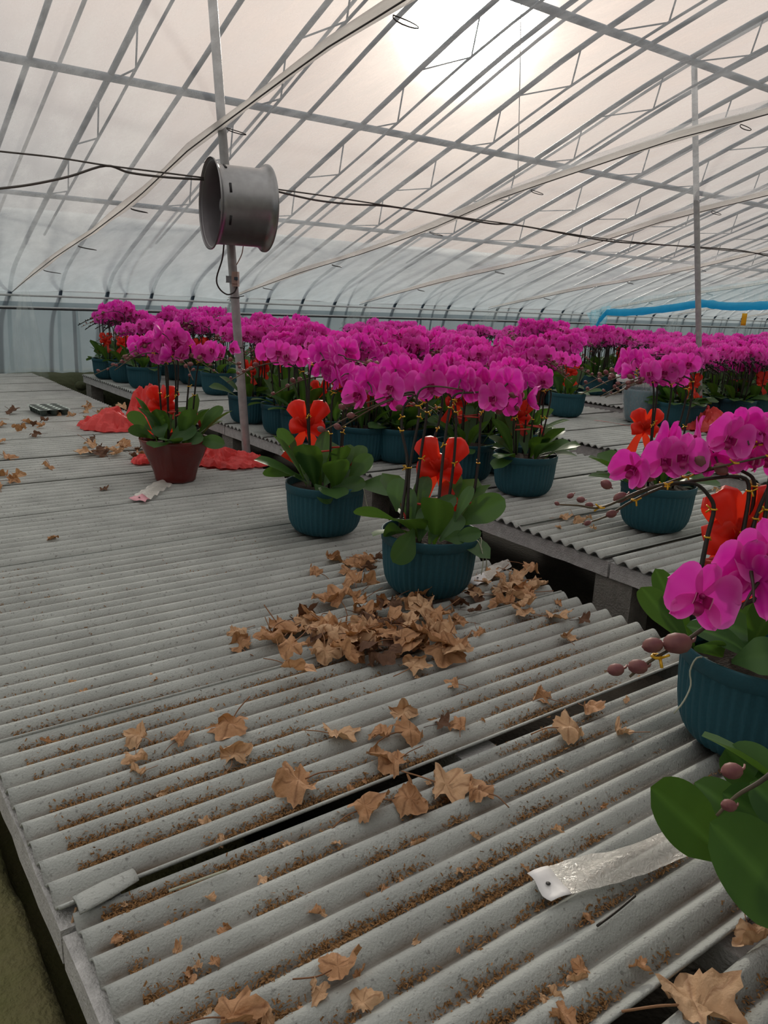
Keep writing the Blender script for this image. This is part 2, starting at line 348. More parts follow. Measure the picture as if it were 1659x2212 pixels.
# unseen rear wall, added for shade and pale for fill; end wall far right
a_ = MB(); a_.box(((X0 + X1) / 2, -4.7, 2.3), (X1 - X0, .2, 5.0)); tag(a_.build('unseen_wall_front', mat('pale_fill_wall', (.55, .54, .51), .9)), kind='structure')
a_ = MB(); a_.grid(lambda u, v: Vector((X1 - .02, -4.6 + 13.6 * u, (ZB + lerp_tab(ROOF, -4.6 + 13.6 * u)) * v)), 20, 6); tag(a_.build('wall_right', M['wallfilm']), kind='structure')
# back wall: film on tubes over a mossy kerb
a_ = MB()
a_.grid(lambda u, v: Vector((X0 + (X1 - X0) * u, WY - .02 + .012 * nz(u * 60, v * 2), ZB - .10 + .79 * v)), 160, 6)
wall = tag(a_.build('wall_back', M['wallfilm']), kind='structure')
for k in range(-4, 26):
    a_ = MB(); a_.tube([(.62 + .955 * k, WY + .04, -.02), (.62 + .955 * k, WY + .04, ZB + .66)], .016, 6); a_.build('wall_support', M['steel'], wall)
a_ = MB(); a_.tube([(X0, WY - .05, ZB + .645), (X1, WY - .05, ZB + .60)], .010, 6); a_.build('wall_rail', M['rail'], wall)
a_ = MB(); a_.tube([(X0, WY - .055, ZB + .630), (X1, WY - .055, ZB + .585)], .009, 6); tag(a_.build('rail_strip', M['blackstrip'], wall), label='black strip under the white rail')
a_ = MB(); a_.tube([(X0, WY - .03, ZB + .755), (X1, WY - .03, ZB + .745)], .012, 6); a_.build('eave_pipe', M['rail'], wall)
a_ = MB(); a_.grid(lambda u, v: Vector((X0 + (X1 - X0) * u, WY - .01 + .02 * nz(u * 50, 3), ZB + .62 + .18 * v)), 120, 2); tag(a_.build('vent_film', film('vent_film', .28, (.42, .50, .55), .06), wall), label='clear vent film above the rail')
a_ = MB()
def kerbP(u, v):
    x = X0 + (X1 - X0) * u; q = [(8.62, 0), (8.64, .30), (8.72, .40), (9.3, .42)][int(round(v * 3))]
    return Vector((x, q[0] + .03 * nz(x * 4, v * 9), max(0, q[1] + .03 * nz(x * 3, v * 5, 4) * (v > 0))))
a_.grid(kerbP, 220, 3); tag(a_.build('trim_1', M['moss']), kind='structure')
for i in range(16):                              # rough stones at the foot of the kerb, end of the aisle
    a_ = MB(); cx = 1.35 + i * .095; a_.ball((cx, 8.56 + .03 * R_.random(), .07 + .12 * (i % 3)), .07, 7, 5, (1, .6, .75)); a_.build('stone', M['moss'], bpy.data.objects['trim_1'])

# inner lining: film hung in bays between wires that run down to the eave
LIN = [(-4.4, 2.55), (0, 2.2), (2.4, 1.92), (3, 1.86), (3.8, 1.73), (4.3, 1.65), (5.2, 1.44), (6.1, 1.28), (7.1, 1.13), (8.1, .95), (8.97, .78)]
def linz(y): return ZB + lerp_tab(LIN, y)
ROPES = [-4.9, -2.6, -.45, 1.86, 4.2, 6.08, 8.4, 10.7, 13.0, 15.3, 17.6, 19.9, 22.2, 24.5]
a_ = MB(); xs = []
for p, q in zip(ROPES, ROPES[1:]): xs += [p + (q - p) * i / 14 for i in range(14)]
xs.append(ROPES[-1]); ny = 44
def inP(u, v):
    x = xs[int(round(u * (len(xs) - 1)))]; y = -4.4 + 13.37 * v
    for p, q in zip(ROPES, ROPES[1:]):
        if p <= x <= q: t = (x - p) / (q - p); w = q - p
    b = (4 * t * (1 - t)) ** .6 * .20 * min(1, max(0, (9.1 - y) / 2.5)) ** .6
    return Vector((x, y, linz(y) + b + .010 * nz(x * 5, y * 1.2) + .006 * nz(x * 14, y * 3)))
a_.grid(inP, len(xs) - 1, ny)
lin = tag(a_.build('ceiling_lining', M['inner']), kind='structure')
for i, x in enumerate(ROPES[2:-1]):
    ys = [-4.4 + .35 * k for k in range(37)] + [8.6, 8.8]
    ys = [y for y in ys if y < 8.85]
    s = MB(); s.tube([(x + .012 * nz(y * 2, x), y, linz(y) - .006 + .008 * nz(y * 3, x + 7)) for y in ys], [max(.005, +.025 * (1 + .7 * nz(y * 1.3, x * 3)) * min(1, (9.2 - y) / 1.6)) for y in ys], 7)
    so = s.build('film_seam', M['seam'], lin)
    s = MB(); s.tube([(x - .02, y, linz(y) - .03) for y in ys], .0035, 4); s.build('seam_wire', M['wire'], so)
    for yy in (1.2, 2.35, 3.7, 5.0, 6.3, 7.5):
        y = yy + .5 * R_.random(); s = MB(); r = .05 + .03 * R_.random(); ph = R_.random() * 6
        s.tube([(x + .01 + (r * (1 - math.cos(2 * PI * k / 12))) * math.cos(ph * .2 - .5), y + .35 * r * math.sin(2 * PI * k / 12), linz(y) - .035 - .3 * r * math.sin(PI * k / 12)) for k in range(13)], .0025, 4)
        s.build('tie_loop', M['wire'], so)
    # gathered end of the film: spreads below the last tie like a small tent
    s = MB(); y0 = 8.35 if i == 1 else 8.6; k0 = Vector((x, y0, linz(y0))); drop = .95 if i == 1 else .33; wd_ = .20 if i == 1 else .22
    def dr(u, v, k0=k0, drop=drop, wd_=wd_):
        w = wd_ * (u ** .7) * (v - .5) * 2
        return k0 + Vector((w + (.0 if drop > .5 else -.12 * u), .12 * u + .05 * math.sin(v * 19) * u + .3 * (.25 - (v - .5) ** 2) * u * (drop < .5), -drop * u + (.02 * math.sin(v * 25)) * u))
    s.grid(dr, 8, 14); tag(s.build('film_gather', M['drape'], lin), label='film gathered at its tie and spread down like a tent')

# ------------------------------------------------------------------ posts, fan, cables
def post(foot, top, name_label, marks=()):
    f, t = Vector(foot), Vector(top); d = (t - f); k = -(f.z) / d.z; base = f + d * k
    e = empty('support_post', base, 0, name_label, 'post')
    a = MB(); pts = [base + (t - base) * i / 8 - base for i in range(9)]; a.tube(pts, .0235, 12); a.build('pipe', M['post'], e)
    for z in marks:
        q = base + d * ((z - base.z) / d.z) - base
        a = MB(); a.tube([q + Vector((0, 0, -.003)), q + Vector((0, 0, .003))], .026, 10); a.tube([q, q + CRH * .05 + Vector((0, 0, .012))], .003, 4); a.build('wire_tie', M['wire'], e)
    return e
f1, t1 = on_z(533, 985), None
nrm = Vector((f1.x, f1.y, 0)).normalized(); D1 = f1.x * nrm.x + f1.y * nrm.y
def on_pl(px, py, n, D): d = ray(px, py); return EYE + d * (D / (d.x * n.x + d.y * n.y))
t1 = on_pl(459, 0, nrm, D1); t1 = f1 + (t1 - f1) * ((roofz(4.0) - f1.z - .02) / (t1.z - f1.z))
post(f1, t1, 'grey pipe post with a fan that leans left by the aisle', (ZB + .60, ZB + .86))
f2 = on_z(1512, 885); f2 = Vector((f2.x * .9, f2.y * .9, ZB + .9 - .9 * .9))
n2 = Vector((f2.x, f2.y, 0)).normalized(); D2 = f2.x * n2.x + f2.y * n2.y
post(f2, on_pl(1499.5, 138, n2, D2), 'bare grey pipe post behind the red bag on the farther benches')
# fan
fc = on_pl(514, 446, nrm, D1 - .20)
fan = empty('circulation_fan', fc, math.atan2(-.17, .985), 'round galvanised axial fan in a steel drum on the left post', 'fan')
RX = Matrix.Rotation(PI / 2, 4, 'Y')             # lathe axis -> local X
a = MB(); FR, FL = .185, .135
a.lathe([(.212, -FL - .008), (.212, -FL), (.198, -FL + .004), (FR + .003, -FL + .022), (FR, -FL + .035), (FR, FL - .035), (FR + .003, FL - .022), (.198, FL - .004), (.208, FL), (.208, FL + .008)], 56, None, RX)
cas = a.build('fan_casing', M['galv'], fan); a = MB(); a.lathe([(.204, FL + .004), (.194, FL - .008), (FR - .004, FL - .03), (FR - .005, -FL + .03), (.194, -FL + .008), (.208, -FL - .004)], 56, None, RX)
tag(a.build('drum_inside_shade', mat('shaded_drum_inside', (.13, .12, .13), .5, .4), fan), label='inside of the drum with its shade in the colour')  # shade inside the drum put into a darker colour
for ang in (-.45, .35, 1.15, 1.9):                # slots in the drum
    s = MB(); c, sn = math.cos(ang), math.sin(ang)
    q = Matrix(((1, 0, 0), (0, c, -sn), (0, sn, c)))
    s.box((-.085, -c * (FR + .0005), sn * (FR + .0005)), (.010, .004, .045), Matrix.Rotation(-ang, 3, 'X')); s.build('drum_slot', M['blackstrip'], cas)
a = MB(); a.lathe([(.001, -.075), (.052, -.075), (.055, -.07), (.055, .06), (.001, .062)], 20, None, RX); a.lathe([(.001, -.086), (.03, -.086), (.03, -.075)], 16, None, RX); a.build('fan_motor', M['galv'], fan)
for k in range(6):
    s = MB(); an = 2 * PI * k / 6
    s.grid(lambda u, v, an=an: Vector((.07 + (v - .5) * .06, (.05 + .125 * u) * math.cos(an + (v - .5) * .55), (.05 + .125 * u) * math.sin(an + (v - .5) * .55))), 4, 4); s.build('fan_blade', M['steel'], fan)
for k in range(4):
    s = MB(); an = 2 * PI * k / 4 + .5; s.tube([(-.03, .05 * math.cos(an), .05 * math.sin(an)), (-.03, .18 * math.cos(an), .18 * math.sin(an))], .005, 5); s.build('motor_strut', M['galv'], fan)
s = MB(); s.box((0.0, FR + .012, 0), (.06, .03, .13)); s.build('post_bracket', M['galv'], fan)
s = MB(); FI = Matrix.Rotation(-fan.rotation_euler.z, 4, 'Z')
def inf(p): return FI @ (p - fc)
cb = smooth_pts([inf(on_pl(px, py, nrm, D1 - dd)) for px, py, dd in ((484, 525, .2), (480, 560, .16), (468, 600, .12), (473, 622, .10), (490, 636, .07), (505, 632, .05), (512, 620, .04))], 4)
s.tube(cb, .004, 6); tag(s.build('power_cable', M['wire'], fan), label='black cable looping from the fan to its switch')
s = MB(); s.tube(smooth_pts([inf(on_pl(px, py, nrm, D1 - dd)) for px, py, dd in ((526, 528, .12), (522, 550, .08), (511, 572, .04))], 4), .0028, 5); s.build('thin_cable', M['breaker'], fan)
# switch on the post
bc = on_pl(509, 603, nrm, D1 - .045); brk = empty('circuit_breaker', bc, AZ_R, 'small beige circuit breaker clipped to the left post under the fan', 'switch')
a = MB(); a.box((0, 0, 0), (.030, .05, .075)); a.box((0, -.02, 0), (.030, .03, .045)); a.build('breaker_body', M['breaker'], brk, False)
a = MB(); a.box((.010, -.04, .002), (.018, .018, .016)); a.build('toggle', M['breakertoggle'], brk, False)
a = MB(); a.box((-.033, .02, -.002), (.042, .004, .035)); a.box((-.033, .016, .014), (.042, .008, .003)); a.box((-.033, .016, -.018), (.042, .008, .003)); a.build('mounting_rail', M['galv'], brk, False)
# overhead cables along the row of posts
def cable(px, Y, rad, label, dy=0):
    pts = [on_y(x, y, Y) for x, y in px]; a = MB(); a.tube(smooth_pts(pts, 5), rad, 5)
    return tag(a.build('overhead_cable', M['cable']), label, 'cable')
cable([(-60, 320), (0, 327), (120, 340), (228, 357), (330, 370), (440, 384)], 3.85, .004, 'thin straight wire strung from the left edge to the fan')
cable([(-60, 411), (0, 407), (70, 398), (150, 381), (228, 358), (280, 373), (360, 383), (440, 388)], 3.86, .0055, 'sagging cable that rises to a knot left of the fan')
cable([(592, 408), (700, 423), (842, 445), (1000, 470), (1122, 487), (1300, 515), (1480, 533), (1659, 549), (1720, 555)], 3.97, .004, 'upper wire strung from the fan to the right edge')
cable([(592, 412), (680, 432), (760, 441), (842, 446), (960, 465), (1060, 483), (1122, 487), (1300, 519), (1400, 527), (1500, 533), (1600, 541), (1659, 553), (1720, 562)], 3.975, .0055, 'lower cable twisted with the wire right of the fan')
a = MB(); p = on_x(1119, 366, 4.2); q = on_pl(1126, -60, Vector((p.x, p.y, 0)).normalized(), math.hypot(p.x, p.y)); a.tube([p, (p + q) / 2 + Vector((.004, 0, 0)), q], .003, 4); tag(a.build('hanging_wire', M['wire']), 'thin wire hanging straight down to the second film seam', 'wire')
# blue film bunched into a roll, hung below the lining
bp = [on_x(px, py, 9.4) for px, py in ((1760, 660), (1659, 660), (1600, 662), (1560, 661), (1515, 656), (1460, 664), (1400, 671), (1350, 675), (1313, 674))]
be = empty('blue_film_curtain', bp[4], 0, 'bright blue plastic film bunched into a roll under the lining at right', 'plastic sheet')
a = MB(); a.tube([p - bp[4] for p in smooth_pts(bp, 4)], [.050 + .012 * nz(i * .9, 2) for i in range(33)], 9); a.build('film_roll', M['blue'], be)
a = MB(); pe = [on_x(px, py, 9.4) - bp[4] for px, py in ((1313, 672), (1297, 690), (1288, 705))]; a.tube(smooth_pts(pe, 4), [.03] * 5 + [.02] * 4, 8); a.build('roll_end', M['blue'], be)
c0, c1, c2, c3 = [on_x(px, py, 9.42) - bp[4] for px, py in ((1266, 676), (1315, 660), (1308, 706), (1275, 716))]
a = MB(); a.grid(lambda u, v: (c0 * (1 - u) + c1 * u) * (1 - v) + (c3 * (1 - u) + c2 * u) * v + Vector((.05 * math.sin(u * 14 + v * 3), 0, 0)), 10, 8); a.build('film_end', M['bluefilm'], be)
u0 = [on_x(px, py, 9.45) - bp[4] for px, py in ((1285, 668), (1315, 652), (1420, 636), (1540, 618), (1659, 603), (1760, 590))]
u1 = [on_x(px, py, 9.4) - bp[4] for px, py in ((1290, 675), (1313, 671), (1420, 668), (1540, 660), (1659, 657), (1760, 657))]
a = MB(); a.grid(lambda u, v: u0[round(u * 5)] * (1 - v) + u1[round(u * 5)] * v, 5, 3); a.build('film_sheet', film('faint_blue_film', .72, (.45, .80, .92), .12, (6, 6, 3)), be)
# yellow sticky cards
for px, py, Yd, w, h, lab in ((1607, 690, 7.0, .05, .105, 'yellow sticky card hanging high at the right above the flowers'), (351, 731, 9.0, .085, .16, 'yellow sticky card among the stems of the far left orchids'), (1440, 757, 9.0, .04, .09, 'small yellow sticky card amid the far right orchids')):
    p = at(px, py, Yd); a = MB(); a.grid(lambda u, v: Vector(((u - .5) * w, .004 * math.sin(u * 3), (v - .5) * h)), 4, 4); o = a.build('sticky_card', M['yellow']); o.location = p; o.rotation_euler.z = AZ_R + .15
    s = o.modifiers.new('thick', 'SOLIDIFY'); s.thickness = .002; tag(o, lab, 'sticky trap')

# ------------------------------------------------------------------ benches
AMP, PIT = .0100, .0575
def wave(y): return AMP * (2 * (.5 + .5 * math.cos(2 * PI * y / PIT)) ** .85 - 1)
def sheet_mesh(wid, length, lod=8):
    n = max(8, int(round(wid / PIT * lod))); b = MB()
    rows = []
    xs_ = [0, .02, length / 2, length]
    T = .0055
    for x in xs_:
        for j in range(n + 1):
            y = wid * j / n; rows.append((Vector((x, y, wave(y) + .0012 * nz(x * 3, y * 9, wid * 9))), max(0, .12 - wave(y) / AMP) ** 1.15 * .95 * (.55 if x < .01 else 1)))
    k = n + 1; m_ = len(xs_)
    vs = [r[0] for r in rows] + [r[0] - Vector((0, 0, T)) for r in rows]; at_ = [r[1] for r in rows] + [.0] * len(rows)
    fs = []
    for i in range(m_ - 1):
        for j in range(n):
            q = (i * k + j, (i + 1) * k + j, (i + 1) * k + j + 1, i * k + j + 1); fs.append(q); fs.append(tuple(c + m_ * k for c in reversed(q)))
    o = m_ * k
    for j in range(n): fs += [(j, j + 1, j + 1 + o, j + o), ((m_ - 1) * k + j + 1, (m_ - 1) * k + j, (m_ - 1) * k + j + o, (m_ - 1) * k + j + 1 + o)]
    for i in range(m_ - 1): fs += [((i + 1) * k, i * k, i * k + o, (i + 1) * k + o), (i * k + n, (i + 1) * k + n, (i + 1) * k + n + o, i * k + n + o)]
    b.add(vs, fs, at_); return b.mesh('corrugated_sheet', M['sheet'])
def bench(xa, xb, cuts, label, y_end=8.5, y_start=-1.2, joints=(), inset=.03, lod=8, tilt=None):
    e = empty('plant_bench', ((xa + xb) / 2, 3.5, 0), 0, label, 'bench'); ex, ey = e.location.x, e.location.y
    for i, (ya, yb, dx, dz, rz) in enumerate(cuts):
        me = sheet_mesh(yb - ya, xb - xa - .012 * (i % 2), lod)
        o = link('corrugated_sheet', me, e); o.location = (xa + dx - ex, ya - ey, ZB - AMP + dz); o.rotation_euler.z = rz
    zt = ZB - 2 * AMP - .0075
    js = [y_start] + list(joints) + [y_end]
    for xs_ in (xa + inset, (xa + xb) / 2 - .05, xb - inset - .1):
        for a0, b0 in zip(js, js[1:]):
            b = MB(); n = 10
            def bp_(u, v):
                c = [(0, 0), (.1, 0), (.1, -.062), (0, -.062)][int(round(v * 4)) % 4]; y = a0 + .006 + (b0 - a0 - .012) * u
                return Vector((xs_ + c[0] - ex + .004 * nz(y * 9, v * 4), y - ey, zt + c[1] + .004 * nz(y * 14, v * 7 + 3)))
            b.grid(bp_, 24, 4, True); q = len(b.v); b.f += [[3, 2, 1, 0], [q - 4, q - 3, q - 2, q - 1]]; b.mi += [0, 0]
            b.build('concrete_beam', M['concrete'], e, False)
        for y in js:
            yy = min(max(y, y_start + .1), y_end - .12); b = MB(); hgt = zt - .0625
            b.box((xs_ + (.17 if xs_ < 1 else (.07 if xs_ < ex else .03)) - ex, yy - ey - .02, hgt / 2 - .001), (.12, .17, hgt)); b.build('concrete_block', M['block'], e, False)
    return e
cl = [(-1.2, -.62, 0, 0, 0), (-.63, -.10, 0, .004, 0), (-.11, .425, 0, 0, 0), (.468, 1.034, .003, 0, -.014), (1.052, 1.600, -.004, 0, .000), (1.052 + 9 * .0575, 2.175, 0, .005, 0), (1.052 + 19 * .0575, 2.69, .004, .0, 0), (1.052 + 28 * .0575, 3.232, 0, .005, 0)]
y = 3.262
while y < 8.4: cl.append((y, min(y + .56, 8.55), .01 * (R_.random() - .5), .004 * R_.random(), 0)); y += .555
bench(.222, 1.93, cl, 'wide grey corrugated bench in front strewn with dry leaves', 8.55, -1.2, (1.03, 2.7, 4.35, 6.0, 7.5), -.008, 10)
def cuts(ys, ye, w=.56, gap=.006):
    o = []; y = ys
    while y < ye - .1: o.append((y, min(y + w, ye), .006 * (R_.random() - .5), .004 * R_.random(), 0)); y += w + gap
    return o
c2_ = [(-.4, .14, 0, 0, 0), (.16, .70, 0, 0, 0), (.69, 1.25, 0, .005, 0), (1.265, 1.72, 0, 0, 0), (1.745, 2.2, 0, 0, .003), (2.19, 2.75, 0, .005, 0)] + cuts(2.77, 8.45)
bench(2.37, 3.93, c2_, 'second corrugated bench across the narrow aisle with teal pots', 8.45, -.4, (1.74, 3.4, 5.08, 6.7), .015)
bench(4.28, 5.86, cuts(-.1, 8.4), 'third corrugated bench that holds the large red bag', 8.4, -.1, (1.65, 3.3, 4.95, 6.6), .015, 6)
bench(6.22, 7.76, cuts(.8, 8.4), 'fourth corrugated bench behind the bare post', 8.4, .8, (2.6, 4.3, 6.0), .015, 6)
for i, (xa, nm) in enumerate(((8.1, 'fifth'), (10.0, 'sixth'), (11.9, 'seventh'), (13.8, 'eighth'))):
    bench(xa, xa + 1.55, cuts(2.0 + i * .7, 8.4), nm + ' corrugated bench of the row under massed far orchids', 8.4, 2.0 + i * .7, (5.2,), .015, 5)

# ------------------------------------------------------------------ orchids
def tepal(b, ang, ln, wd_, base_w, cup, reflex, nu=6, nv=4, mx=.55):
    def wfun(t):
        if t < mx: q = t / mx; return base_w + (wd_ - base_w) * math.sin(q * PI / 2) ** 1.1
        q = (t - mx) / (1 - mx); return wd_ * math.sqrt(max(0, 1 - q ** 2.2))
    ca, sa = math.cos(ang), math.sin(ang)
    def P(u, v):
        t = u; s = (v - .5) * 2; w = wfun(t) * s
        x = t * ln; z = cup * (s * s) * wfun(t) * 6 * .16 - reflex * t * t + .003 * math.sin(s * 4 + t * 5) * t
        return Vector((ca * x - sa * w, sa * x + ca * w, z))
    def A(u, v):
        s = abs(v - .5) * 2; e = max(s if u > .25 else 0, u); return .80 * max(0, (e - .80) / .20) + .16 * (1 if int(v * nv + .5) % 2 else 0)
    b.grid(P, nu, nv, False, A)
def flower_mb(hi=True, cup=.1, reflex=.012, sz=.048, half=False, rot=0):
    b = MB(); nu, nv = (9, 6) if hi else (3, 2)
    if half: cup, reflex = .5, -.030
    for an, l, w in ((PI / 2, 1.0, .33), (PI * 1.5 - .72, .98, .32), (PI * 1.5 + .72, .98, .32)): tepal(b, an, sz * l, sz * w, sz * .10, cup * .8, reflex * 1.3, nu, nv, .5)
    n0 = len(b.v)
    for an in (.16, PI - .16): tepal(b, an, sz * 1.06, sz * .76, sz * .10, cup, reflex * .7, nu, nv, .56)
    for i in range(n0, len(b.v)): b.v[i].z += .0025
    b.cur = 1
    if hi:
        for s in (-1, 1):       # side lobes of the lip standing up as a cup with a pale edge
            b.grid(lambda u, v: Vector((s * (.004 + .008 * math.sin(u * PI * .6)), -.006 + .016 * (v - .4), .003 + .016 * u * (1 - .5 * (v - .5) ** 2))), 3, 3, False, lambda u, v: 1.0 if u > .8 else 0)
        b.grid(lambda u, v: Vector(((v - .5) * (.018 - .010 * u), -.008 - .018 * u, .004 + .014 * math.sin(u * 2.6) - .008 * (v - .5) ** 2)), 4, 3, False, lambda u, v: .3 if u > .8 else 0)
        b.ball((0, .001, .008), .0045, 6, 4, (1, 1, 1.4))
    else: b.ball((0, -.005, .006), .009, 5, 3)
    b.cur = 0
    b.tube([(0, -.002, -.002), (0, -.012, -.022), (0, -.030, -.036)], [.003, .0022, .0018], 4, False, .3)
    for i in range(len(b.f) - (8), len(b.f)): b.mi[i] = 2
    return b
FM = [flower_mb(True, .06, .010), flower_mb(True, .16, .004), flower_mb(True, .02, .020), flower_mb(True, .25, -.006), flower_mb(True, .4, -.03, .042, True)]
FMATS = [M['petal'], M['lip'], M['stem']]
FME = [f.mesh('orchid_flower', FMATS) for f in FM]
FLO = [flower_mb(False, .06, .008), flower_mb(False, .2, .0)]
FLOM = [f.mesh('orchid_flower', FMATS) for f in FLO]
def bud_mb(r=.011):
    b = MB(); b.ball((0, 0, .010), r, 8, 6, (.9, .9, 1.15)); b.ball((0, 0, .0195), r * .32, 6, 3, (1, 1, 1.2)); n = len(b.v)
    b.a = [.5 + .5 * math.sin(i * 1.7) for i in range(n)]
    b.tube([(0, 0, 0), (-.004, 0, -.006), (-.010, 0, -.009)], .0018, 4, False, .9); return b
BUDMB = bud_mb(); BUDME = BUDMB.mesh('flower_bud', M['bud'])
TIE = MB(); TIE.tube([(.006 * math.cos(i * PI / 3), .006 * math.sin(i * PI / 3), 0) for i in range(7)], .0022, 4, False); TIE.tube([(.006, 0, 0), (.016, .004, .008)], .002, 4); TIE.tube([(.006, 0, 0), (.014, -.004, -.009)], .002, 4); TIEME = TIE.mesh('gold_tie', M['tie'])
def leaf_mb(ln, wd_, curl, lift, twist=0, nu=9, nv=4):
    b = MB()
    def P(u, v):
        s = (v - .5) * 2; w = wd_ * (math.sin(min(1, u * 1.05 + .06) * PI / 2) ** .7) * math.sqrt(max(0, 1 - max(0, (u - .6) / .4) ** 3)) * (.40 + .60 * min(1, u * 1.9))
        x = ln * (math.sin(curl * u) / curl if curl > .05 else u); z = -ln * ((1 - math.cos(curl * u)) / curl if curl > .05 else 0)
        a = twist * u
        return Vector((x, s * w * math.cos(a) - .0, z + abs(s) ** 1.3 * w * lift + s * w * math.sin(a)))
    b.grid(P, nu, nv, False, lambda u, v: .9 if abs(v - .5) < .01 else .0); return b
LEAFMB = [leaf_mb(.23, .052, .45, .22), leaf_mb(.19, .056, .8, .15), leaf_mb(.25, .050, .25, .30), leaf_mb(.17, .054, 1.0, .12), leaf_mb(.21, .058, .6, .2, .5), leaf_mb(.20, .052, .4, .28, -.5)]
LEAFME = [l.mesh('leaf', M['leaf']) for l in LEAFMB]
# pots
def teal_pot():
    b = MB(); n = 132; R, Hp = .153, .20
    prof = [(.0, .004), (.085, .002), (.100, .004), (.117, .013), (.129, .028), (.1385, .050), (.1445, .085), (.148, .125), (.1500, .164), (.1502, .168), (.153, .170), (.1545, .196), (.154, .20), (.150, .20), (.148, .196), (.146, .17), (.144, .155)]
    def wob(r, z, a, j): return r - (.0048 if j % 3 == 0 else 0) if .012 < z < .166 and r > .11 else r
    b.lathe(prof, n, wob); return b.mesh('pot', M['pot'])
POT = teal_pot()
def smooth_pot(prof, m_, n=40, wob=None):
    b = MB(); b.lathe(prof, n, wob); return b.mesh('pot', m_)
POTR = smooth_pot([(.0, .002), (.09, .002), (.096, .008), (.100, .03), (.108, .06), (.124, .10), (.143, .14), (.156, .17), (.163, .195), (.166, .205), (.163, .21), (.156, .205), (.152, .18)], M['potred'], 40, lambda r, z, a, j: r * (1 + .02 * math.cos(8 * a)) if z < .15 else r)
POTD = smooth_pot([(.0, .002), (.10, .002), (.11, .01), (.125, .06), (.142, .13), (.15, .17), (.156, .172), (.158, .20), (.152, .20), (.148, .17)], M['potdark'])
s_ = MB(); s_.grid(lambda u, v: Vector((.146 * u * math.cos(2 * PI * v), .146 * u * math.sin(2 * PI * v), .172 + .015 * (1 - u * u) + .005 * nz(u * 9, v * 30))), 4, 20); SOIL = s_.mesh('soil', M['soil'])
def loop_mb(ang, tilt, ln, wd_):
    b = MB(); q = Matrix.Rotation(ang, 3, 'Y')
    def P(u, v):
        t = u * 2 * PI; x = ln * (1 - math.cos(t)) / 2; k = x / ln
        s = (v - .5) * wd_ * (.35 + .95 * k)
        return q @ Vector((x - .018 * k * (2 * v - 1) ** 2, .022 * math.sin(t) * k ** .4 + .010 * math.sin(v * 9 + ang * 3) * k, s))
    b.grid(P, 14, 5); return b
def bow_parts():
    o = []
    for a, l in ((-1.0, .105), (-2.05, .10), (-.1, .06), (-2.85, .06), (-1.5, .05)):
        o.append(('bow_loop', loop_mb(a, 0, l, .05).mesh('bow_loop', M['bow'])))
    for a, l in ((1.15, .11), (2.1, .12)):
        b = MB(); q = Matrix.Rotation(a, 3, 'Y'); b.grid(lambda u, v: q @ Vector((l * u, .012 * math.sin(u * 5), (v - .5) * .034 * (.5 + u))), 7, 2); o.append(('bow_tail', b.mesh('bow_tail', M['bow'])))
    return o
BOWP = bow_parts()
_b = MB(); 
for _n, _m in BOWP:
    _o = len(_b.v); _b.add([v.co.copy() for v in _m.vertices], [list(p.vertices) for p in _m.polygons])
BOWJ = _b.mesh('red_bow', M['bow'])
def frame(pos, face, up=Vector((0, 0, 1)), roll=0, s=1.0):
    z = Vector(face).normalized(); x = up.cross(z)
    x = x.normalized() if x.length > 1e-4 else Vector((1, 0, 0)); y_ = z.cross(x)
    m3 = Matrix((x, y_, z)).transposed() @ Matrix.Rotation(roll, 3, 'Z') @ Matrix.Diagonal((s, s, s)); m4 = m3.to_4x4(); m4.translation = pos; return m4
def leaf_frame(pos, az, pitch, roll, s):
    m4 = (Matrix.Rotation(az, 3, 'Z') @ Matrix.Rotation(-pitch, 3, 'Y') @ Matrix.Rotation(roll, 3, 'X') @ Matrix.Diagonal((s, s, s))).to_4x4(); m4.translation = pos; return m4

def make_spike(par, pts, flowers, buds, ties, near, rad=.0042, rnd=R_):
    """one flower stem through pts; flowers [(pos, face, kind, size)], buds [(pos, dir, size)], ties [pos]"""
    P = smooth_pts(pts, 4); n = len(P); b = MB(); o = len(P)
    b.tube(P, [rad * (1.15 - .75 * i / n) for i in range(n)], 6)
    zt = max(p.z for p in P)
    b.a = [max(0, min(1, (i // 6 / n - .45) * 2.2)) for i in range(n * 6)]
    if near is False:
        for (p, d, s) in buds: b2 = len(b.v); b.cur = 1; b.merge(BUDMB, frame(p, d, s=s), 1); b.cur = 0
    st = b.build('flower_stem', [M['stem'], M['bud']], par)
    for (p, f, k, s) in flowers: link('orchid_flower', FME[k], st, frame(p, f, roll=rnd.uniform(-.35, .35), s=s))
    if near:
        for (p, d, s) in buds: link('flower_bud', BUDME, st, frame(p, d, s=s))
        for p in ties: link('gold_tie', TIEME, st, Matrix.Translation(p) @ Matrix.Rotation(rnd.random() * 6, 4, 'Z'))
    return st
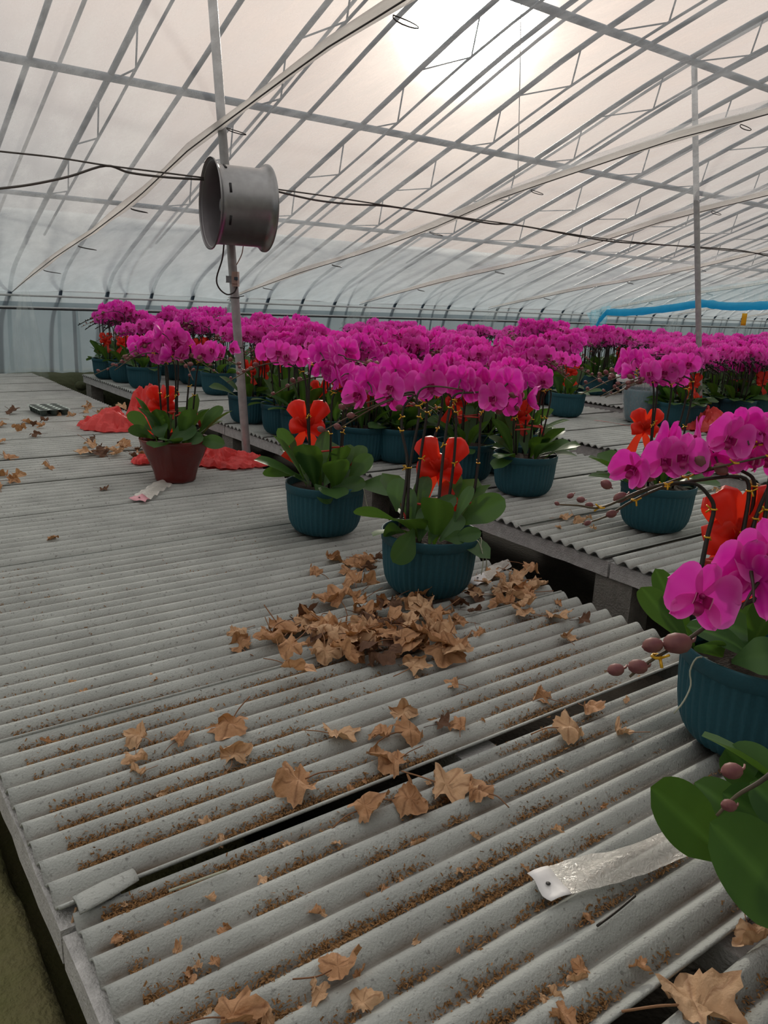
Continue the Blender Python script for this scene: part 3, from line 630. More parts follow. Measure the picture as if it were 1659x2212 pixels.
def gen_spike(rnd, base, az, hgt, arch, lean):
    """centre line, flower and bud places of one arching spike in pot coordinates"""
    d = Vector((math.cos(az), math.sin(az), 0)); sd = Vector((-d.y, d.x, 0))
    b0 = Vector(base); top = b0 + Vector((lean.x, lean.y, hgt))
    pts = [b0, b0.lerp(top, .5) + Vector((rnd.uniform(-.008, .008), rnd.uniform(-.008, .008), 0)), top, top + d * .045 + Vector((0, 0, .042)), top + d * .11 + Vector((0, 0, .052)), top + d * (.11 + arch * .45) + Vector((0, 0, .03)) + sd * rnd.uniform(-.02, .02), top + d * (.11 + arch) + Vector((0, 0, -.03)) + sd * rnd.uniform(-.03, .03)]
    P = smooth_pts(pts, 4); fl, bu = [], []
    nf = rnd.randint(4, 6); nb = rnd.randint(4, 6); i0 = 11; n = len(P) - 1
    away = Vector((.62, .74, 0)); s0 = 1 if rnd.random() < .52 else -1
    for k in range(nf):
        q = i0 + (n - 5 - i0) * k / nf; i = int(q); p = P[i].lerp(P[i + 1], q - i); sg = 1 if k % 2 else -1
        pos = p + Vector((0, 0, .012 + .040 * rnd.random())) + sd * sg * (.022 + .026 * rnd.random()) + d * rnd.uniform(-.01, .01)
        a = rnd.gauss(0, .75) + (0 if s0 > 0 else PI); f = Vector((away.x * math.cos(a) - away.y * math.sin(a), away.x * math.sin(a) + away.y * math.cos(a), rnd.uniform(-.45, .3)))
        fl.append((pos, f, 4 if k == nf - 1 and rnd.random() < .5 else rnd.choice((0, 0, 1, 1, 2, 3)), rnd.uniform(.88, 1.06)))
    for k in range(nb):
        i = min(n, n - 5 + int(k * 5.5 / nb)); sg = 1 if k % 2 else -1
        dd = (d * .6 + sd * sg * .7 + Vector((0, 0, rnd.uniform(-.3, .5)))); bu.append((P[i] + dd * .012, dd, (1.1 - .12 * k) * rnd.uniform(.85, 1.1)))
    return pts, fl, bu, [P[5], P[9], P[min(n, 15)]]
def leaves(par, rnd, n, pitch_rng=(.05, 1.25), rad=.09, me=LEAFME, base_z=.175, extra=()):
    for k in range(n):
        az = 2 * PI * k / n * 2.0 + rnd.uniform(-.35, .35); inner = k / n
        r = rad * (.35 + .75 * rnd.random()); pitch = (1.3 if k % 3 == 0 else (.95 if k % 3 == 1 else .45)) + rnd.uniform(-.2, .25)
        link('leaf', me[rnd.randrange(6)], par, leaf_frame(Vector((r * math.cos(az), r * math.sin(az), base_z + .005)), az + rnd.uniform(-.4, .4), pitch, rnd.uniform(-.35, .35), rnd.uniform(.8, 1.08)))
    for az, r, pitch, roll, s, k in extra: link('leaf', me[k], par, leaf_frame(Vector((r * math.cos(az), r * math.sin(az), base_z + .01)), az, pitch, roll, s))
def add_bow(par, pos, az, s=1.0):
    e = bpy.data.objects.new('red_bow', BOWJ.copy() if False else None) if False else link('red_bow', BOWP[4][1], par, Matrix.Translation(pos) @ Matrix.Rotation(az, 4, 'Z') @ Matrix.Scale(s, 4))
    for n_, m_ in BOWP[:4] + BOWP[5:]: link(n_, m_, e)
    return e
def add_ribbon(par, ring, z, w=.007, slack=.012, rnd=R_):
    b = MB(); k = len(ring)
    for i in range(k):
        p, q = Vector((*ring[i], z + rnd.uniform(-slack, slack))), Vector((*ring[(i + 1) % k], z + rnd.uniform(-slack, slack)))
        b.add([p - Vector((0, 0, w / 2)), q - Vector((0, 0, w / 2)), q + Vector((0, 0, w / 2)), p + Vector((0, 0, w / 2))], [(0, 1, 2, 3)])
    p = Vector((*ring[0], z)); b.add([p, p + Vector((.012, -.01, -.002)), p + Vector((.03, -.02, -.07)), p + Vector((.018, -.015, -.075))], [(0, 1, 2, 3)])
    o = b.build('tying_ribbon', M['ribbon'], par); md = o.modifiers.new('thick', 'SOLIDIFY'); md.thickness = .0015; return o
def add_roots(par, rnd, azs):
    for az in azs:
        b = MB(); r0 = .14; p = Vector((r0 * math.cos(az), r0 * math.sin(az), .195)); pts = [p, p + Vector((.025 * math.cos(az), .025 * math.sin(az), .004))]
        for k in range(4): pts.append(pts[-1] + Vector((.006 * math.cos(az) + rnd.uniform(-.012, .012), .006 * math.sin(az) + rnd.uniform(-.012, .012), -.026)))
        b.tube(smooth_pts(pts, 3), .0017, 5); b.build('aerial_root', M['root'], par)
def orchid(loc, label, seed, pot=POT, near=True, nsp=7, az=None, group=None, bow=None, hgt=.30, leaf_n=15, extra_leaves=(), roots=(), spikes=True, arch=.26, rot=0, ribbon=True, mix=.5):
    rnd = random.Random(seed)
    e = empty('potted_orchid', loc, 0, label, 'orchid', group); orchid.last = e.name
    link('pot', pot, e); link('soil', SOIL, e)
    leaves(e, rnd, leaf_n, extra=extra_leaves)
    ring = []
    if spikes:
        for k in range(nsp):
            a = 2 * PI * k / nsp + rnd.uniform(-.2, .2); r = .045 + .03 * rnd.random(); b0 = Vector((r * math.cos(a), r * math.sin(a), .175))
            left = rnd.random() < mix; aa = AZ_R + (PI if left else 0) + rnd.gauss(0, .45)
            ln = Vector((math.cos(a), math.sin(a))) * rnd.uniform(.0, .05)
            pts, fl_, bu, ti = gen_spike(rnd, b0, aa, hgt + rnd.uniform(-.05, .05), arch * rnd.uniform(.75, 1.15), ln)
            make_spike(e, pts, fl_, bu, ti, near, .0042, rnd); ring.append((b0.x + ln.x * .5, b0.y + ln.y * .5))
    if bow is not None: add_bow(e, Vector(bow[0]), bow[1], bow[2])
    if ribbon and len(ring) > 2: add_ribbon(e, ring, .33, rnd=rnd)
    if roots: add_roots(e, rnd, roots)
    return e
CAMAZ = math.atan2(-CF.y, -CF.x)                    # towards the camera
def front(px, py, r=.10):                            # pot axis from the lowest front point of its foot
    p = on_z(px, py); d = Vector((p.x, p.y, 0)).normalized(); return Vector((p.x + d.x * r, p.y + d.y * r, ZB))
toC = lambda p: Vector((-p.x, -p.y, 0)).normalized()
AW = Vector((.62, .74, 0)); LF = -CRH
def faces(code, j=0):
    return {'b': AW + CRH * .15, 'f': -AW + Vector((0, 0, .1)), 'l': LF + AW * .3, 'r': CRH - AW * .2, 'bl': AW + LF * .8, 'br': AW + CRH * .8, 'fl': -AW + LF * .7, 'fr': -AW + CRH * .7}[code] + Vector((0, 0, .0))

def px_leaf(par, org, base, tip, db, dt, wd_, side, up=.1, droop=0.0, nu=20):
    """a broad leaf from one measured place to another"""
    a, b = rel(*base, db, org), rel(*tip, dt, org); b_ = MB(); ax = b - a; ln = ax.length; x = ax.normalized(); sd = Vector(side) - x * Vector(side).dot(x); sd.normalize(); n_ = x.cross(sd)
    if n_.z < 0: n_ = -n_
    def P(u, v):
        s = (v - .5) * 2; w = wd_ * (math.sin(min(1, u * 1.2 + .08) * PI / 2) ** .8) * math.sqrt(max(0, 1 - max(0, (u - .5) / .5) ** 2.6)) * (.5 + .5 * min(1, u * 2))
        return a + x * ln * u + sd * s * w + n_ * (abs(s) * w * up + droop * math.sin(u * PI))
    b_.grid(P, nu, 8, False, lambda u, v: .8 if abs(v - .5) < .01 else 0.0); return b_.build('leaf', M['leaf'], par)
def px_leaves(par, org, d0, rows):
    for bs, tp, w_, da, db_ in rows:
        m_ = ((tp[0] - bs[0]), (tp[1] - bs[1])); sd = (CRH * m_[1] + Vector((0, 0, 1)) * m_[0]).normalized() * 1.0 + AW * .45
        px_leaf(par, org, bs, tp, d0 + da, d0 + db_, w_, sd, .22, .012)
# --- A: the pot in the middle
pA = front(920, 1298)
eA = orchid(pA, 'teal ribbed pot orchid with wide green leaves amid the heaped dry leaves', 19, spikes=False, leaf_n=9, roots=(CAMAZ + 1.0, CAMAZ + 1.2), ribbon=False,
            )
dA = (pA - EYE).dot(CF) - .08
def rel(px, py, d, o): return at(px, py, d) - o
rA = random.Random(5)
stemsA = [[(862, 1150), (880, 1010), (868, 930), (872, 880), (893, 853), (860, 858), (800, 885), (735, 925)], [(890, 1130), (908, 990), (922, 890), (915, 855), (880, 848), (820, 872), (760, 897), (700, 930)],
          [(905, 1130), (915, 1010), (945, 925), (953, 850), (900, 845), (850, 852), (800, 868), (745, 882)], [(945, 1110), (960, 960), (972, 880), (985, 852), (1020, 848), (1070, 846), (1115, 856)],
          [(962, 1130), (980, 1000), (985, 890), (970, 853), (930, 846), (890, 850)], [(1020, 1090), (1033, 1000), (1040, 890), (1056, 852), (1085, 846), (1125, 862)], [(880, 1130), (885, 1010), (905, 900), (900, 860), (915, 838), (950, 835), (1000, 842)]]
flA = [[(794, 824, 'bl', 0), (778, 852, 'fl', 4)], [(822, 822, 'bl', 1), (848, 836, 'fl', 1), (855, 797, 'b', 0)], [(844, 858, 'f', 2), (891, 813, 'b', 2), (877, 800, 'br', 1)], [(1005, 838, 'b', 1), (1052, 827, 'b', 0), (1069, 858, 'fl', 3), (1097, 827, 'br', 1)],
       [(955, 819, 'b', 0), (936, 797, 'bl', 0), (905, 835, 'f', 0)], [(1119, 850, 'r', 3), (1138, 860, 'r', 4), (1090, 868, 'f', 2)], [(995, 819, 'b', 1), (930, 832, 'f', 3), (1030, 822, 'bl', 2)]]
budA = [[(735, 925), (765, 898), (760, 858)], [(700, 930), (780, 880), (794, 846)], [(745, 882), (757, 872), (770, 868)], [(1115, 856)], [(870, 880)], [(1120, 885), (1085, 888)], []]
for i, (s, f, b) in enumerate(zip(stemsA, flA, budA)):
    dd = dA + (i % 3 - 1) * .05
    pts = [rel(x, y, dd, pA) for x, y in s]
    make_spike(eA, pts, [(rel(x, y, dd + rA.uniform(-.05, .05) + (.03 if c[0] == 'b' else -.03), pA), faces(c), k, rA.uniform(.96, 1.08)) for x, y, c, k in f], [(rel(x, y, dd + rA.uniform(-.02, .02), pA), LF + Vector((0, 0, rA.uniform(-.5, .6))), 1.0) for x, y in b], [p for p in (pts[1], pts[2], pts[3].lerp(pts[2], .4))], True, .0048, rA)
add_bow(eA, rel(948, 1020, dA + .06, pA), AZ_R, 1.25)
add_ribbon(eA, [tuple(rel(x, 1015, d, pA))[:2] for x, d in ((868, dA - .03), (915, dA - .07), (965, dA - .05), (1028, dA), (1000, dA + .08), (900, dA + .06))], .285, slack=.008)

px_leaves(eA, pA, dA, (((894, 1142), (848, 1215), .043, -.12, -.17), ((873, 1150), (828, 1152), .028, -.08, -.1), ((857, 1125), (763, 1105), .022, -.02, -.06), ((857, 1105), (862, 1032), .034, .0, .03), ((898, 1120), (923, 1028), .030, .0, .04), ((894, 1140), (884, 1056), .028, -.04, .0), ((957, 1115), (986, 1019), .036, .08, .12),
    ((985, 1135), (1091, 1078), .046, -.02, -.04), ((902, 1140), (985, 1072), .028, -.06, -.04), ((982, 1128), (1020, 1050), .020, -.06, -.03), ((1011, 1105), (1046, 1062), .028, .06, .1), ((975, 1165), (1040, 1150), .024, -.12, -.14), ((927, 1175), (957, 1105), .036, -.09, -.02), ((950, 1170), (995, 1110), .034, -.09, -.03), ((905, 1170), (930, 1095), .034, -.08, -.0), ((960, 1165), (1010, 1160), .022, -.11, -.13)))
# --- B, C, G ... the pots the photo shows one by one
def bowat(p, px, py, s=1.1, back=0.0):
    d = (p - EYE).dot(CF) + back; return (rel(px, py, d, p), AZ_R + .1, s)
pB = front(700, 1163); orchid(pB, 'teal ribbed pot orchid left of the middle pot beside the narrow aisle', 21, hgt=.40, nsp=6, leaf_n=15, bow=bowat(pB, 663, 925, 1.2, -.05), roots=(CAMAZ + 1.1,), mix=.25, arch=.24); dB = (pB - EYE).dot(CF) - .05
px_leaves(bpy.data.objects[orchid.last], pB, dB, (((642, 1008), (600, 925), .038, 0, 0), ((650, 1028), (567, 1022), .028, -.04, -.08), ((690, 1036), (707, 930), .036, -.05, .0), ((657, 1025), (664, 960), .030, -.04, 0), ((680, 1046), (714, 1088), .030, -.1, -.14), ((765, 1018), (784, 962), .036, .03, .06), ((752, 1042), (803, 982), .038, -.04, -.05), ((734, 1042), (757, 960), .034, -.02, .03), ((730, 1036), (748, 990), .030, -.06, -.04), ((715, 1056), (790, 1042), .032, -.1, -.08), ((700, 1050), (735, 1005), .034, -.08, -.05)))
pC = front(380, 1047); orchid(pC, 'glossy red pot orchid alone on the front bench between red bags', 33, pot=POTR, hgt=.40, nsp=7, leaf_n=14, bow=bowat(pC, 350, 880, 1.15, 0), mix=.5, arch=.2)
px_leaves(bpy.data.objects[orchid.last], pC, (pC - EYE).dot(CF) - .05, (((327, 931), (273, 896), .045, 0, 0), ((334, 948), (276, 928), .038, -.05, -.08), ((362, 957), (424, 922), .044, -.12, -.1), ((424, 950), (486, 960), .036, -.05, -.08), ((430, 935), (481, 878), .034, 0, .02), ((352, 950), (350, 916), .050, -.1, -.08), ((375, 940), (389, 900), .022, -.06, -.05), ((370, 915), (368, 872), .036, .06, .1), ((413, 922), (418, 870), .040, .06, .1), ((438, 922), (447, 884), .038, .06, .1), ((390, 952), (440, 945), .034, -.1, -.1)))
pG = front(1127, 1075); orchid(pG, 'teal pot orchid with upright leaves right behind the middle pot', 44, hgt=.34, nsp=6, leaf_n=18, bow=bowat(pG, 1118, 905, 1.1, 0), mix=.8, arch=.2)
pH = front(1408, 1153); eH = orchid(pH, 'teal pot orchid behind the long bud spray at the right', 55, hgt=.42, nsp=5, leaf_n=11, bow=bowat(pH, 1392, 930, 1.05, .02), mix=.85, arch=.25, extra_leaves=((CAMAZ - 1.3, .1, .6, 0, 1.1, 2), (CAMAZ + 1.5, .1, .05, 0, 1.2, 3), (CAMAZ - 1.6, .1, .25, 0, .8, 2)))
pI = front(862, 1003); orchid(pI, 'teal pot orchid directly behind the blooms of the middle pot', 66, hgt=.30, nsp=6, leaf_n=15, near=False, bow=bowat(pI, 790, 850, .9), arch=.22)
pJ = front(1000, 1043); orchid(pJ, 'teal pot orchid half hidden by the red bow of the middle pot', 77, hgt=.28, nsp=5, leaf_n=13, near=False, bow=bowat(pJ, 985, 870, 1.0), arch=.2)
pK = front(775, 972); orchid(pK, 'teal pot orchid seen between the two front teal pots', 78, hgt=.33, nsp=6, leaf_n=13, near=False, bow=bowat(pK, 690, 850, .9), arch=.24, mix=.6)

# --- D: right, cut by the frame
pD = front(1606, 1655, .11); dD = (pD - EYE).dot(CF) - .06; rD = random.Random(9)
eD = orchid(pD, 'large teal ribbed pot orchid cut by the right edge of the photo', 12, spikes=False, leaf_n=0, ribbon=False, roots=(CAMAZ - 1.2,),
            extra_leaves=())
eD.children[0].scale = eD.children[1].scale = (1.1, 1.1, 1.12)
stD = [[(1512, 1240), (1528, 1160), (1542, 1100), (1530, 1070), (1500, 1045), (1440, 1045), (1380, 1062), (1300, 1096), (1250, 1092), (1207, 1090)], [(1585, 1260), (1605, 1150), (1618, 1060), (1600, 1030), (1520, 1036), (1440, 1050), (1370, 1080), (1310, 1115), (1258, 1132)],
       [(1595, 1260), (1618, 1140), (1630, 1050), (1612, 1022), (1560, 1010), (1480, 1030), (1400, 1058), (1340, 1085)], [(1640, 1220), (1655, 1100), (1668, 1010), (1690, 985), (1660, 985), (1590, 1000), (1500, 1018)], [(1600, 1260), (1632, 1120), (1690, 1000), (1740, 960), (1690, 945), (1640, 960)]]
flD = [[(1370, 1010, 'fl', 4), (1434, 993, 'f', 3), (1480, 985, 'fl', 0)], [(1447, 955, 'bl', 1)], [(1508, 945, 'l', 1), (1545, 985, 'b', 2)], [(1575, 946, 'f', 3), (1620, 990, 'fr', 2)], [(1645, 936, 'fl', 1), (1660, 985, 'f', 0), (1605, 925, 'b', 0), (1690, 940, 'f', 1)]]
budD = [[(1207, 1090, .45), (1238, 1068, .6), (1262, 1080, .7), (1318, 1052, 1.0)], [(1275, 1128, .6), (1330, 1108, .9), (1352, 1070, 1.2), (1280, 1092, .7)], [(1390, 1052, 1.1), (1410, 1035, 1.0)], [(1530, 1005, 1.5)], [(1568, 1020, 1.3)]]
for i, (s, f, b) in enumerate(zip(stD, flD, budD)):
    dd = dD + (i % 3 - 1) * .025; pts = [rel(x, y, dd, pD) for x, y in s]
    make_spike(eD, pts, [(rel(x, y, dd + rD.uniform(-.03, .03) + .02, pD), faces(c), k, 1.0) for x, y, c, k in f], [(rel(x, y, dd - .01, pD), LF + Vector((0, 0, rD.uniform(-.6, .7))), s_) for x, y, s_ in b], [pts[1], pts[2], pts[5], pts[-3]], True, .0046, rD)
add_bow(eD, rel(1585, 1170, dD + .05, pD), AZ_R + .3, 1.35)
add_ribbon(eD, [tuple(rel(x, 1175, d, pD))[:2] for x, d in ((1520, dD - .02), (1600, dD - .05), (1700, dD), (1640, dD + .08))], .40, slack=.006)
DOWN = Vector((.1, .1, 1))
for bs, tp, d0_, d1_, w_, sd_, dr in (((1490, 1395), (1385, 1268), dD, dD - .03, .036, (-.5, .3, .8), 0), ((1500, 1400), (1415, 1228), dD + .05, dD + .04, .030, (.7, -.4, .3), 0), ((1640, 1440), (1482, 1352), dD - .03, dD - .12, .030, (.5, .6, .5), .02), ((1660, 1420), (1500, 1330), dD + .05, dD, .045, (.6, .4, .5), .03),
        ((1620, 1400), (1690, 1280), dD, dD - .08, .045, (.6, -.5, .2), 0), ((1600, 1400), (1600, 1290), dD + .1, dD + .12, .04, (.7, -.6, .1), 0), ((1560, 1420), (1520, 1390), dD - .06, dD - .15, .03, (.6, -.5, .2), 0), ((1640, 1420), (1790, 1330), dD, dD, .045, (.3, .6, .6), .02), ((1580, 1430), (1700, 1420), dD - .1, dD - .15, .04, (.3, .6, .6), .02), ((1570, 1400), (1545, 1290), dD + .06, dD + .1, .04, (.7, -.6, .1), 0)):
    px_leaf(eD, pD, bs, tp, d0_, d1_, w_, sd_, .15, dr)
# --- F: red pot at the bottom right, mostly outside the frame
pF = Vector((1.150, .335, ZB)); rF = random.Random(4)
eF = orchid(pF, 'orchid in a red pot at the bottom right corner with a bud spray', 14, pot=POTR, spikes=False, leaf_n=6, ribbon=False,
            extra_leaves=())
px_leaf(eF, pF, (1590, 1870), (1405, 1700), 1.10, 1.02, .044, (.3, .3, 1), .18, .0)
px_leaf(eF, pF, (1760, 2040), (1533, 1775), 1.0, .95, .055, (.6, .2, .8), .15, .01)
px_leaf(eF, pF, (1640, 1800), (1500, 1690), 1.13, 1.16, .030, (.3, .4, .7), .25, .01)
px_leaf(eF, pF, (1720, 1760), (1568, 1615), 1.12, 1.2, .040, (.4, .5, .6), .25, .01)
px_leaf(eF, pF, (1700, 1820), (1560, 1712), 1.1, 1.08, .036, (.3, .4, .8), .2, .01)
px_leaf(eF, pF, (1760, 1840), (1620, 1690), 1.05, 1.06, .035, (.3, .4, .8), .2, .01)
sF = [[(1700, 2000, 1.0), (1745, 1700, .98), (1760, 1500, .97), (1740, 1330, .98), (1690, 1270, .99), (1640, 1290, .99), (1560, 1330, .99), (1480, 1385, 1.0), (1420, 1418, 1.0), (1372, 1452, 1.0), (1360, 1462, 1.0)],
      [(1720, 2000, .99), (1765, 1780, .93), (1740, 1650, .92), (1690, 1655, .92), (1640, 1690, .92), (1590, 1720, .92), (1548, 1762, .92)]]
fF = [[(1512, 1288, 'f', 3), (1622, 1230, 'b', 0), (1668, 1195, 'f', 1), (1640, 1255, 'br', 2)], []]
bF = [[(1488, 1388, 1.45), (1428, 1391, 1.05), (1395, 1441, 1.0), (1345, 1445, .85)], [(1600, 1664, 1.0), (1588, 1742, .75)]]
for s, f, b in zip(sF, fF, bF):
    pts = [rel(x, y, d, pF) for x, y, d in s]
    make_spike(eF, pts, [(rel(x, y, .985, pF), faces(c) + Vector((0, 0, .12)), k, .95) for x, y, c, k in f], [(rel(x, y, s[-2][2] - .006, pF), LF + Vector((0, 0, rF.uniform(-.3, .5))), s_) for x, y, s_ in b], [rel(1418, 1418, 1.0, pF)] if f else [], True, .0042, rF)

# --- pots farther off, seen singly
mid = [((472, 855), POT, 'teal pot orchid beside the left post on the second bench', 101, .36), ((313, 841), POT, 'teal pot orchid nearest the bench edge in the far left trio', 102, .30), ((236, 820), POT, 'leftmost teal pot orchid at the far end of the second bench', 103, .42), ((272, 828), POT, 'teal pot orchid squeezed between two others at the far left', 104, .40),
       ((398, 822), POT, 'teal pot orchid behind the one beside the left post', 105, .40), ((434, 836), POT, 'teal pot orchid second from the left post', 106, .40), ((568, 905), POT, 'teal pot orchid just right of the left post', 107, .34), ((622, 926), POT, 'teal pot orchid behind the red bow of the left front pot', 108, .34),
       ((1220, 902), POT, 'teal pot orchid with a red bow alone on the third bench', 109, .34), ((1150, 876), POTR, 'red pot orchid behind the lone teal pot on the third bench', 110, .42), ((1290, 852), POT, 'teal pot orchid behind the clear wrapped pot', 111, .38), ((1490, 872), POTD, 'dark red pot orchid just left of the bare right post', 112, .30), ((1578, 868), POT, 'teal pot orchid just right of the bare right post', 113, .30)]
for (px, py), pt, lab, sd_, hg in mid:
    p = front(px, py); orchid(p, lab, sd_, pot=pt, near=False, hgt=hg, nsp=7, leaf_n=12, ribbon=False, arch=.22, bow=(Vector((.05 * math.cos(CAMAZ), .05 * math.sin(CAMAZ), .36)), AZ_R, .95) if sd_ in (103, 104, 106, 107, 109, 112) else None)
pR = Vector((6.62, 3.72, ZB)); orchid(pR, 'low teal pot orchid right of the large red bag with a red bow', 120, near=False, hgt=.18, nsp=5, leaf_n=16, bow=bowat(pR, 1595, 850, 1.2, -.1), arch=.25, mix=.2)
# crowns behind: copies of five built plants, each placed where the photo shows its crown
protos = []
CR = [(560, 694, .66), (600, 697, .66), (640, 707, .66), (540, 706, .66), (590, 722, .64), (650, 728, .64), (695, 738, .64), (745, 745, .64), (800, 735, .64), (850, 738, .64), (900, 742, .64), (950, 738, .64), (990, 758, .62), (1040, 765, .62), (1090, 762, .64), (1150, 752, .66), (1180, 706, .66), (1215, 722, .64)]
ORD = 'first second third fourth fifth sixth seventh eighth ninth tenth eleventh twelfth thirteenth fourteenth fifteenth sixteenth seventeenth eighteenth nineteenth twentieth'.split(); ORD += ['twenty-' + q for q in ORD[:9]] + ['thirtieth'] + ['thirty-' + q for q in ORD[:9]]
def rank(lst, it): return ORD[sorted(lst).index(it)]
LABM = 'teal pot orchid packed in the crowd of magenta blooms mid picture'
for i, (px, py, z) in enumerate(CR):
    p = on_z(px, py, z); loc = Vector((p.x, p.y, ZB))
    for xa in (2.37, 4.28, 6.22, 8.1):                   # stay on a bench
        if loc.x < xa + 1.72: loc.x = min(max(loc.x, xa + .18), xa + 1.37); break
    if len(protos) < 5:
        e = orchid(loc, 'teal pot orchid in the crowd mid picture, %s counted from the left post' % rank(CR, (px, py, z)), 200 + i, near=False, nsp=7, leaf_n=11, hgt=z - .28, group='orchids crowded in the middle of the benches', ribbon=False, arch=.2, bow=(Vector((.05 * math.cos(CAMAZ), .05 * math.sin(CAMAZ), .36)), AZ_R, .9) if i % 2 else None); protos.append(e)
    else:
        e = copy_tree(protos[i % 5]); e['label'] = 'teal pot orchid in the crowd mid picture, %s counted from the left post' % rank(CR, (px, py, z)); e.location = loc; e.rotation_euler.z = R_.uniform(-.5, .5) + (PI if i % 4 == 3 else 0)
# far plants: a few pixels to a bloom, so stems, blooms and leaves are joined
def far_parts(seed):
    rnd = random.Random(seed); st, bl, fo = MB(), MB(), MB()
    for k in range(8):
        a = 2 * PI * k / 8; r = .05; b0 = Vector((r * math.cos(a), r * math.sin(a), .17)); aa = AZ_R + (PI if k % 2 else 0) + rnd.gauss(0, .6)
        pts, fl_, bu, ti = gen_spike(rnd, b0, aa, .30 + rnd.uniform(-.03, .05), .2, Vector((math.cos(a), math.sin(a))) * .03)
        st.tube(smooth_pts(pts, 2), .0042, 4)
        for (p, f, kk, s) in fl_: bl.merge(FLO[kk % 2], frame(p, f, roll=rnd.uniform(-.3, .3), s=s))
        for (p, d, s) in bu: st.ball(p, .010 * s, 5, 3)
    for k in range(12):
        az = 2 * PI * k / 12 + rnd.uniform(-.2, .2); fo.merge(LEAFMB[k % 6], leaf_frame(Vector((.06 * math.cos(az), .06 * math.sin(az), .18)), az, (1.0, .5, .2)[k % 3], 0, .9))
    return st.mesh('flower_stems', M['stem']), bl.mesh('blossoms', FMATS), fo.mesh('foliage', M['leaf'])
FAR = [far_parts(300 + i) for i in range(4)]
FR_ = [(778, 703, .6, 0), (812, 697, .6, 0), (856, 694, .6, 0), (898, 702, .6, 0), (835, 702, .6, 0), (950, 718, .6, 1), (985, 714, .6, 1), (1016, 708, .6, 1), (1050, 706, .6, 1), (1078, 714, .6, 1)]
FR_ += [(1258 + 25 * k, 718 + (k % 2) * 3, .585, 2) for k in range(8)] + [(1270 + 30 * k, 726 + (k % 2) * 4, .585, 2) for k in range(6)]
FR_ += [(1440 + 24 * k, 728 + (k % 3) * 2, .585, 3) for k in range(11)] + [(1430 + 26 * k, 740 + (k % 3) * 3, .585, 3) for k in range(11)] + [(1450 + 28 * k, 757 + (k % 2) * 4, .585, 3) for k in range(9)]
FR_ += [(250 + 30 * k, 672 + (k % 2) * 4 + k, .62, 4) for k in range(4)] + [(385 + 32 * k, 684 + (k % 2) * 3 + k, .62, 5) for k in range(5)]
FLAB = ['far orchid in the island behind the middle crowd', 'far orchid in the small island right of centre', 'far orchid in the row behind the wrapped pot', 'far orchid in the long mass behind the bare post', 'far orchid in the left island before the wall', 'far orchid in the island behind the left post']
FGRP = ['far island of orchids, centre', 'far island of orchids, right of centre', 'far orchid row behind the wrapped pot', 'far orchid mass at right', 'far left island of orchids', 'far orchids behind the left post']
for i, (px, py, z, g) in enumerate(FR_):
    p = on_z(px, py, z); loc = Vector((p.x, min(p.y, 8.3), ZB))
    if p.y > 8.3: loc.x = p.x * 8.3 / p.y
    for xa in (2.37, 4.28, 6.22, 8.1, 10, 11.9, 13.8):
        if loc.x < xa + 1.72: loc.x = min(max(loc.x, xa + .16), xa + 1.39); break
    e = empty('potted_orchid', loc, R_.uniform(-.6, .6), '%s, %s from its left' % (FLAB[g], rank([q for q in FR_ if q[3] == g], (px, py, z, g))), 'orchid', FGRP[g]); a, b, c = FAR[i % 4]
    link('pot', POT, e); link('flower_stems', a, e)['kind'] = 'stuff'; link('blossoms', b, e)['kind'] = 'stuff'; link('foliage', c, e)
    if i % 4 == 1: link('red_bow', BOWJ, e, Matrix.Translation((.05 * math.cos(CAMAZ), .05 * math.sin(CAMAZ), .34)) @ Matrix.Rotation(AZ_R, 4, 'Z'))
# pot wrapped in clear plastic with a stack of spare pots and a white bag
pW = front(1380, 914); eW = empty('wrapped_pot', pW, 0, 'grey blue pot wrapped in clear plastic on the third bench', 'pot')
a = MB(); a.lathe([(0, .002), (.10, .002), (.115, .02), (.135, .10), (.148, .19), (.15, .25), (.152, .27), (.146, .27), (.14, .24)], 32, lambda r, z, an, j: r * (1 + .01 * math.sin(an * 9 + z * 40))); a.build('pot', M['potgrey'], eW)
a = MB(); a.lathe([(.11, .003), (.125, .02), (.146, .10), (.160, .2), (.168, .3), (.172, .33)], 36, lambda r, z, an, j: r * (1 + .03 * math.sin(an * 7 + z * 20) * z * 3)); a.build('clear_wrap', film('clear_wrap', .75, (.9, .9, .92), .2, (30, 30, 8)), eW)
for i, (zz, rr) in enumerate(((.345, .118), (.39, .112))):
    a = MB(); a.lathe([(rr, -.03), (rr + .012, .018), (rr + .006, .02), (rr - .004, .016), (rr - .02, -.03)], 28); o = a.build('spare_pot', M['potgrey'] if i else M['white'], eW); o.location = (-.03, .1, zz)
a = MB(); a.ball((0, 0, 0), .12, 14, 8, (1, .8, .5)); 
for v in a.v: v += v.normalized() * .02 * nz(v.x * 20, v.y * 20, v.z * 20)
o = a.build('white_bag', M['white']); o.location = pW + CRH * .24 + Vector((.2, .3, .33)); tag(o, 'white plastic bag bulging behind the clear wrapped pot', 'bag')

